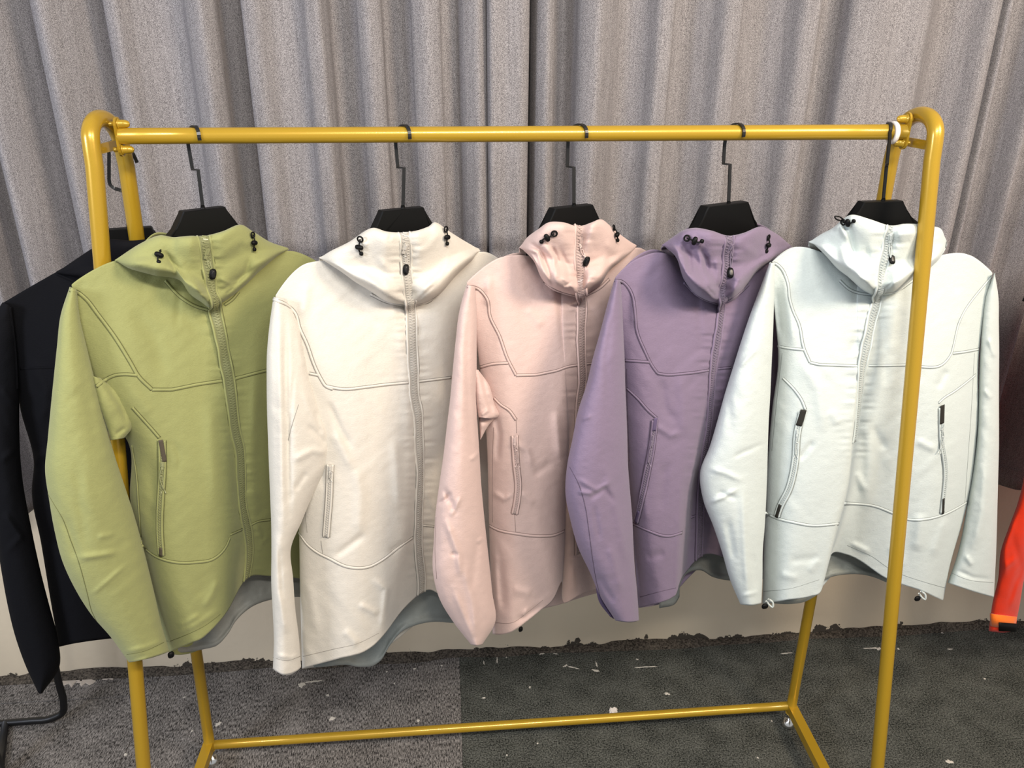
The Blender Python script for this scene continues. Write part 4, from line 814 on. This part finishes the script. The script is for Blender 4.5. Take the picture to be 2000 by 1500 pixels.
# ---- black jacket on the left crossbar
O = PY(251, 444, .085)
J = Jacket('jacket', O, math.radians(16), (0.006, 0.006, 0.0075), 'black jacket hanging behind the left end frame of the gold rack', None, 53); J.dark = J.fab
J.torso(['5,592,0 25,700,0 40,800,0 66,905,0 62,960,0 80,1060,0 100,1180,0 115,1263,0', '118,527,.5 110,700,4 130,900,5 140,1100,6 150,1256,5', '190,492,1 200,700,5 210,900,6 210,1100,6 200,1249,5', '260,480,1 270,700,5 280,900,6 290,1100,5 290,1240,4', '340,520,.5 350,700,3 350,900,3 350,1100,3 350,1236,2', '400,560,0 400,700,0 400,900,0 400,1100,0 395,1232,0'],
 '100,1262 400,1232', [('60,700 90,760 80,840', 10, 4), ('90,880 60,910', 8, 4), ('110,900 95,1000', 12, 4)], None, 120, 120)
J.hood(['110,532,1 112,533,1.2 116,535,1', '154,503,2 150,525,4 160,545,3', '181,486,3 178,520,6 190,560,4', '215,470,4 215,530,7 225,580,4', '255,472,5 258,530,7 258,600,4', '300,470,4 305,530,7 300,580,4', '340,490,2 345,520,5 340,550,3', '375,525,1 376,528,1.2 377,530,1'], None, (), None, 100, 50)
J.sleeve('5,590 -20,625 -35,700 -35,800 -28,900 -15,1000 0,1100 8,1145 23,1219 52,1305 74,1352', '25,600 34,700 38,800 38,858 46,950 60,1025 74,1093 92,1167 106,1219 117,1299 84,1352', [.5, 2, 3, 3.5], [2, 5.5, 7, 7.5], [-1.5, -1, 0, 1], [('0,900 30,880', 5, 4), ('5,1000 50,1060', 5, 5), ('50,1040 10,1080', 5, 3), ('0,760 30,790', 6, 3)], nu=60, nv=120, bot=3)
J.sleeve('380,560 385,700 390,900 395,1150', '405,560 440,700 450,900 440,1150', [0, 0, 0], [2, 3, 3], [-2, -3, -3], nu=40, nv=50, track=False)
J.seam('20,600 30,680 34,760', 2.5); J.seam('40,720 120,716 200,710', 2.5); J.seam('112,535 150,552 190,566 240,600', 3)
zc = PY(200, 293, -.05)[2]; R0 = .011
xb = -.775*S
us = PY(213, 300, .085); xq = us[0]
p0 = J.P.pt(251, 444, 0); p1 = PY(243, 374, .085); p2 = PY(216, 366, .085); ex = PY(268, 318, .085)
h = np.concatenate([np.linspace(p0, p1-ZUP*.006, 5), smooth_path([p1-ZUP*.005, p1-ZUP*.001+(p2-p1)*.08, p1+(p2-p1)*.3, p1+(p2-p1)*.8+ZUP*.001, p2+ZUP*.005, p2+ZUP*.012], 12), np.linspace(p2+ZUP*.014, us, 4), smooth_path([us+ZUP*.004, us+np.array([.003, 0, .017]), (us+ex)/2+np.array([0, 0, .026]), ex+np.array([-.006, 0, .019]), ex], 16)])
HG.append(hanger(J.P, (209, 297, 447), (180, 318, 492), (251, 444), None, 0, 0, 'black hanger with a thin hook hung over the left crossbar of the gold rack', J.O if hasattr(J, 'O') else O, hookpts=h))
# ---- orange jacket at the right edge
O = PY(2180, 420, .17)
J = Jacket('jacket', O, math.radians(4), lin(214, 48, 14), 'bright orange jacket sleeve with strapped cuff entering at the right edge', None, 63); J.dark = J.fab
J.torso(['2010,560,0 2020,700,0 2035,850,0 2035,1000,0 2030,1190,0', '2090,520,1 2095,700,5 2100,900,6 2100,1000,6 2095,1195,5', '2180,500,2 2180,700,6 2180,900,7 2180,1000,7 2180,1200,6', '2270,520,1 2265,700,5 2265,900,6 2260,1000,6 2265,1195,5', '2350,560,0 2340,700,0 2330,850,0 2330,1000,0 2330,1190,0'], '2000,1200 2350,1200', (), None, 60, 80)
J.hood(['2060,530,1 2062,531,1.2 2065,533,1', '2100,480,3 2100,520,6 2110,570,4', '2150,460,4 2150,530,7 2150,600,4', '2180,458,5 2180,530,7 2180,610,4', '2210,460,4 2210,530,7 2210,600,4', '2260,480,3 2260,520,6 2250,570,4', '2300,530,1 2298,531,1.2 2295,533,1'], None, (), None, 80, 40)
J.sleeve('2010,560 2004,640 2003,740 2002,840 2000,930 1990,975 1974,1020 1955,1075 1948,1140 1938,1180 1931,1222 1931,1232', '2040,570 2050,700 2052,800 2050,900 2042,1000 2025,1060 2003,1120 1992,1180 1981,1232', [.5, 2, 3, 3], [2, 5, 6, 5.5], [-1.5, -1, 0, .5],
 [('1985,1000 1962,1070 1965,1130', 7, 4), ('1975,1040 1995,1110 1970,1180', 6, -3), ('1960,1110 1985,1090', 5, 3), ('1990,1130 1975,1190', 6, 3)], nu=80, nv=120, bot=3)
J.sleeve('2330,570 2325,700 2330,900 2350,1232', '2355,560 2370,700 2375,900 2400,1232', [.5, 2, 3, 3], [2, 5, 6, 5.5], [-1.5, -1, 0, .5], (), nu=30, nv=50, bot=3, track=False)
M_or = fabric('orange cuff tape', lin(246, 118, 30), .6, .2, .2)
def bandpatch(a, b, y0, y1, mat, name, lab, dl=0, lf=.0022):
    xs_ = np.linspace(a, b, 16); rows = []
    for k in (0, 1):
        row = []
        for i, x in enumerate(xs_):
            y = (y0 if k == 0 else y1)+dl*i/15.; h_ = J.hit(x, y); 
            p = h_[0]+h_[1]*lf if h_ else J.P.pt(x, y, .04); row.append(p)
        rows.append(row)
    V = np.array(rows[0]+rows[1]); Fc = [(i, i+1, i+17, i+16) for i in range(15)]
    o = mesh(name, V, Fc, mat, J.root); m_ = o.modifiers.new('thick', 'SOLIDIFY'); m_.thickness = .0022; m_.offset = 0; o['label'] = lab
bandpatch(1936, 1984, 1198, 1222, M_or, 'cuff_band', 'bright orange tape round the cuff', 6)
bandpatch(1949, 1983, 1213, 1229, M_black, 'cuff_strap', 'black hook and loop strap tab', 3, .0058)
HG.append(hanger(J.P, (2140, 2220, 424), (2120, 2240, 465), (2180, 420), None, 0, 0, 'black hanger of the orange jacket beyond the right edge', O, hookpts=np.array([P_ for P_ in smooth_path([O, O+ZUP*.06, O+ZUP*.11, O+ZUP*.135+np.array([0, .012, 0]), O+ZUP*.13+np.array([0, .026, 0]), O+ZUP*.118+np.array([0, .03, 0])], 24)])))
zr_ = O[2]+.118
r2 = empty('clothes_rack', (O[0], O[1]+.014, 0), 'plain black clothes rack beyond the right edge carrying the orange jacket', 'clothes rack')
yr = O[1]+.0135
for xx in (O[0]-.16, O[0]+.55):
    pass
tube('top_rail', [np.array([O[0]-.05, yr, zr_]), np.array([O[0]+.6, yr, zr_])], .011, M_blackmetal, r2, 14)
tube('post', [np.array([O[0]+.45, yr, 0.03]), np.array([O[0]+.45, yr, zr_])], .013, M_blackmetal, r2, 14)
tube('foot', [np.array([O[0]+.45, yr-.25, .014]), np.array([O[0]+.45, yr+.25, .014])], .013, M_blackmetal, r2, 14)

# ------------------------------------------------------------------ black sled frame at the left edge
r3 = empty('metal_stand', (-.9, .1, 0), 'black tubular metal stand with rounded base at the left edge', 'stand')
q = [PZ(-60, 1416, .012), PZ(10, 1412, .012), PZ(60, 1408, .012), PZ(98, 1404, .012)]
c = PZ(121, 1393, .02); Yb = c[1]
u1 = PY(124, 1372, Yb); u2 = PY(115, 1335, Yb); u3 = PY(95, 1230, Yb)
tube('base_tube', smooth_path(q+[c, u1, u2, u3], 60), .0095, M_blackmetal, r3, 12)
a = PZ(8, 1500, .0); p = PZ(4, 1520, .0)
tube('post', [np.array([p[0]-.004, p[1], .0]), np.array([p[0]-.004, p[1], .62])], .016, M_blackmetal, r3, 14)
tube('cross_tube', [np.array([p[0]-.004, p[1], .012]), q[1]], .0095, M_blackmetal, r3, 12)

# ------------------------------------------------------------------ paint chips and splashes on the floor
def flake(x, y, w_, h_, rot, mat, name, lab, cat, th=.0015, seed=0):
    r_ = np.random.RandomState(seed); c = PZ(x, y, 0); n = 18; sx = w_/1500*1.9; sy = h_/1500*1.9*1.6
    pts = []
    for k in range(n):
        t = 2*math.pi*k/n; rr = 1+.45*(r_.rand()-.5)*2; a_, b_ = math.cos(t)*sx*rr/2, math.sin(t)*sy*rr/2
        pts.append((c[0]+a_*math.cos(rot)-b_*math.sin(rot), c[1]+a_*math.sin(rot)+b_*math.cos(rot)))
    V = [(a_, b_, .0003) for a_, b_ in pts]+[((a_-c[0])*.8+c[0], (b_-c[1])*.8+c[1], th) for a_, b_ in pts]
    Fc = [tuple(range(n, 2*n))]+[(i, (i+1) % n, (i+1) % n+n, i+n) for i in range(n)]
    return V, Fc
M_pt = plain('dried_paint', lin(205, 198, 186), .7, 0, .3, 200)
sp = []
for k, (x, y, a, b, r_) in enumerate([(590, 1338, 14, 10, .3), (612, 1331, 40, 4, .08), (640, 1358, 8, 5, 0), (648, 1404, 16, 6, .2), (755, 1312, 5, 3, 0), (817, 1408, 7, 5, 0), (945, 1294, 3, 8, 0), (971, 1290, 4, 14, 0), (989, 1284, 3, 3, 0), (1058, 1277, 14, 3, .1), (1085, 1277, 12, 2, -.3), (1105, 1300, 14, 3, .5), (1120, 1304, 30, 2, -.4), (1163, 1310, 18, 4, -.4), (1165, 1298, 4, 12, 0), (1035, 1342, 5, 5, 0), (945, 1363, 8, 4, .2), (1303, 1355, 14, 4, -.3), (1260, 1303, 50, 2, 0), (1245, 1288, 6, 4, 0), (1535, 1276, 30, 2, 0), (1700, 1266, 40, 3, 0), (1716, 1267, 16, 6, 0), (1754, 1267, 5, 4, 0), (1818, 1230, 3, 9, 0), (1855, 1268, 14, 3, 0), (1923, 1326, 6, 3, .7), (1855, 1488, 14, 5, -.4), (360, 1362, 6, 3, .8), (245, 1474, 6, 5, 0), (375, 1428, 4, 3, 0), (425, 1415, 14, 7, .3), (258, 1366, 8, 2, 0), (1840, 1236, 6, 3, 0), (1507, 1408, 3, 3, 0), (1480, 1480, 4, 3, 0), (1050, 1452, 4, 3, 0), (990, 1475, 3, 3, 0), (770, 1335, 4, 3, 0), (810, 1306, 6, 3, 0), (863, 1300, 5, 3, 0)]):
    sp.append(flake(x, y, a, b, r_, None, '', '', '', .0009, k))
o = mesh('paint_splashes', *join_meshes(sp), M_pt, smooth=False); prop(o, 'scattered specks and streaks of dried white paint on the dark carpet', 'paint', kind='stuff')
V, Fc = flake(1197, 1390, 19, 11, .4, None, '', '', '', .008, 77); o = mesh('paper_scrap', V, Fc, M_ring, smooth=False); prop(o, 'small white crumpled scrap on the carpet behind the lower gold rail', 'scrap')
# peeled paint at the foot of the wall, left
pl = []
for k, (x, y, a, b) in enumerate([(146, 1322, 62, 34), (168, 1328, 40, 22), (215, 1322, 26, 14), (225, 1305, 16, 9), (365, 1298, 14, 9), (190, 1312, 14, 6), (300, 1290, 26, 5)]):
    pl.append(flake(x, y, a, b, .1*k, None, '', '', '', .002, 200+k))
o = mesh('fallen_plaster', *join_meshes(pl), plain('plaster', lin(190, 178, 165), .8), smooth=False); prop(o, 'flaked white plaster lying at the foot of the wall behind the left rack legs', 'plaster', kind='stuff')
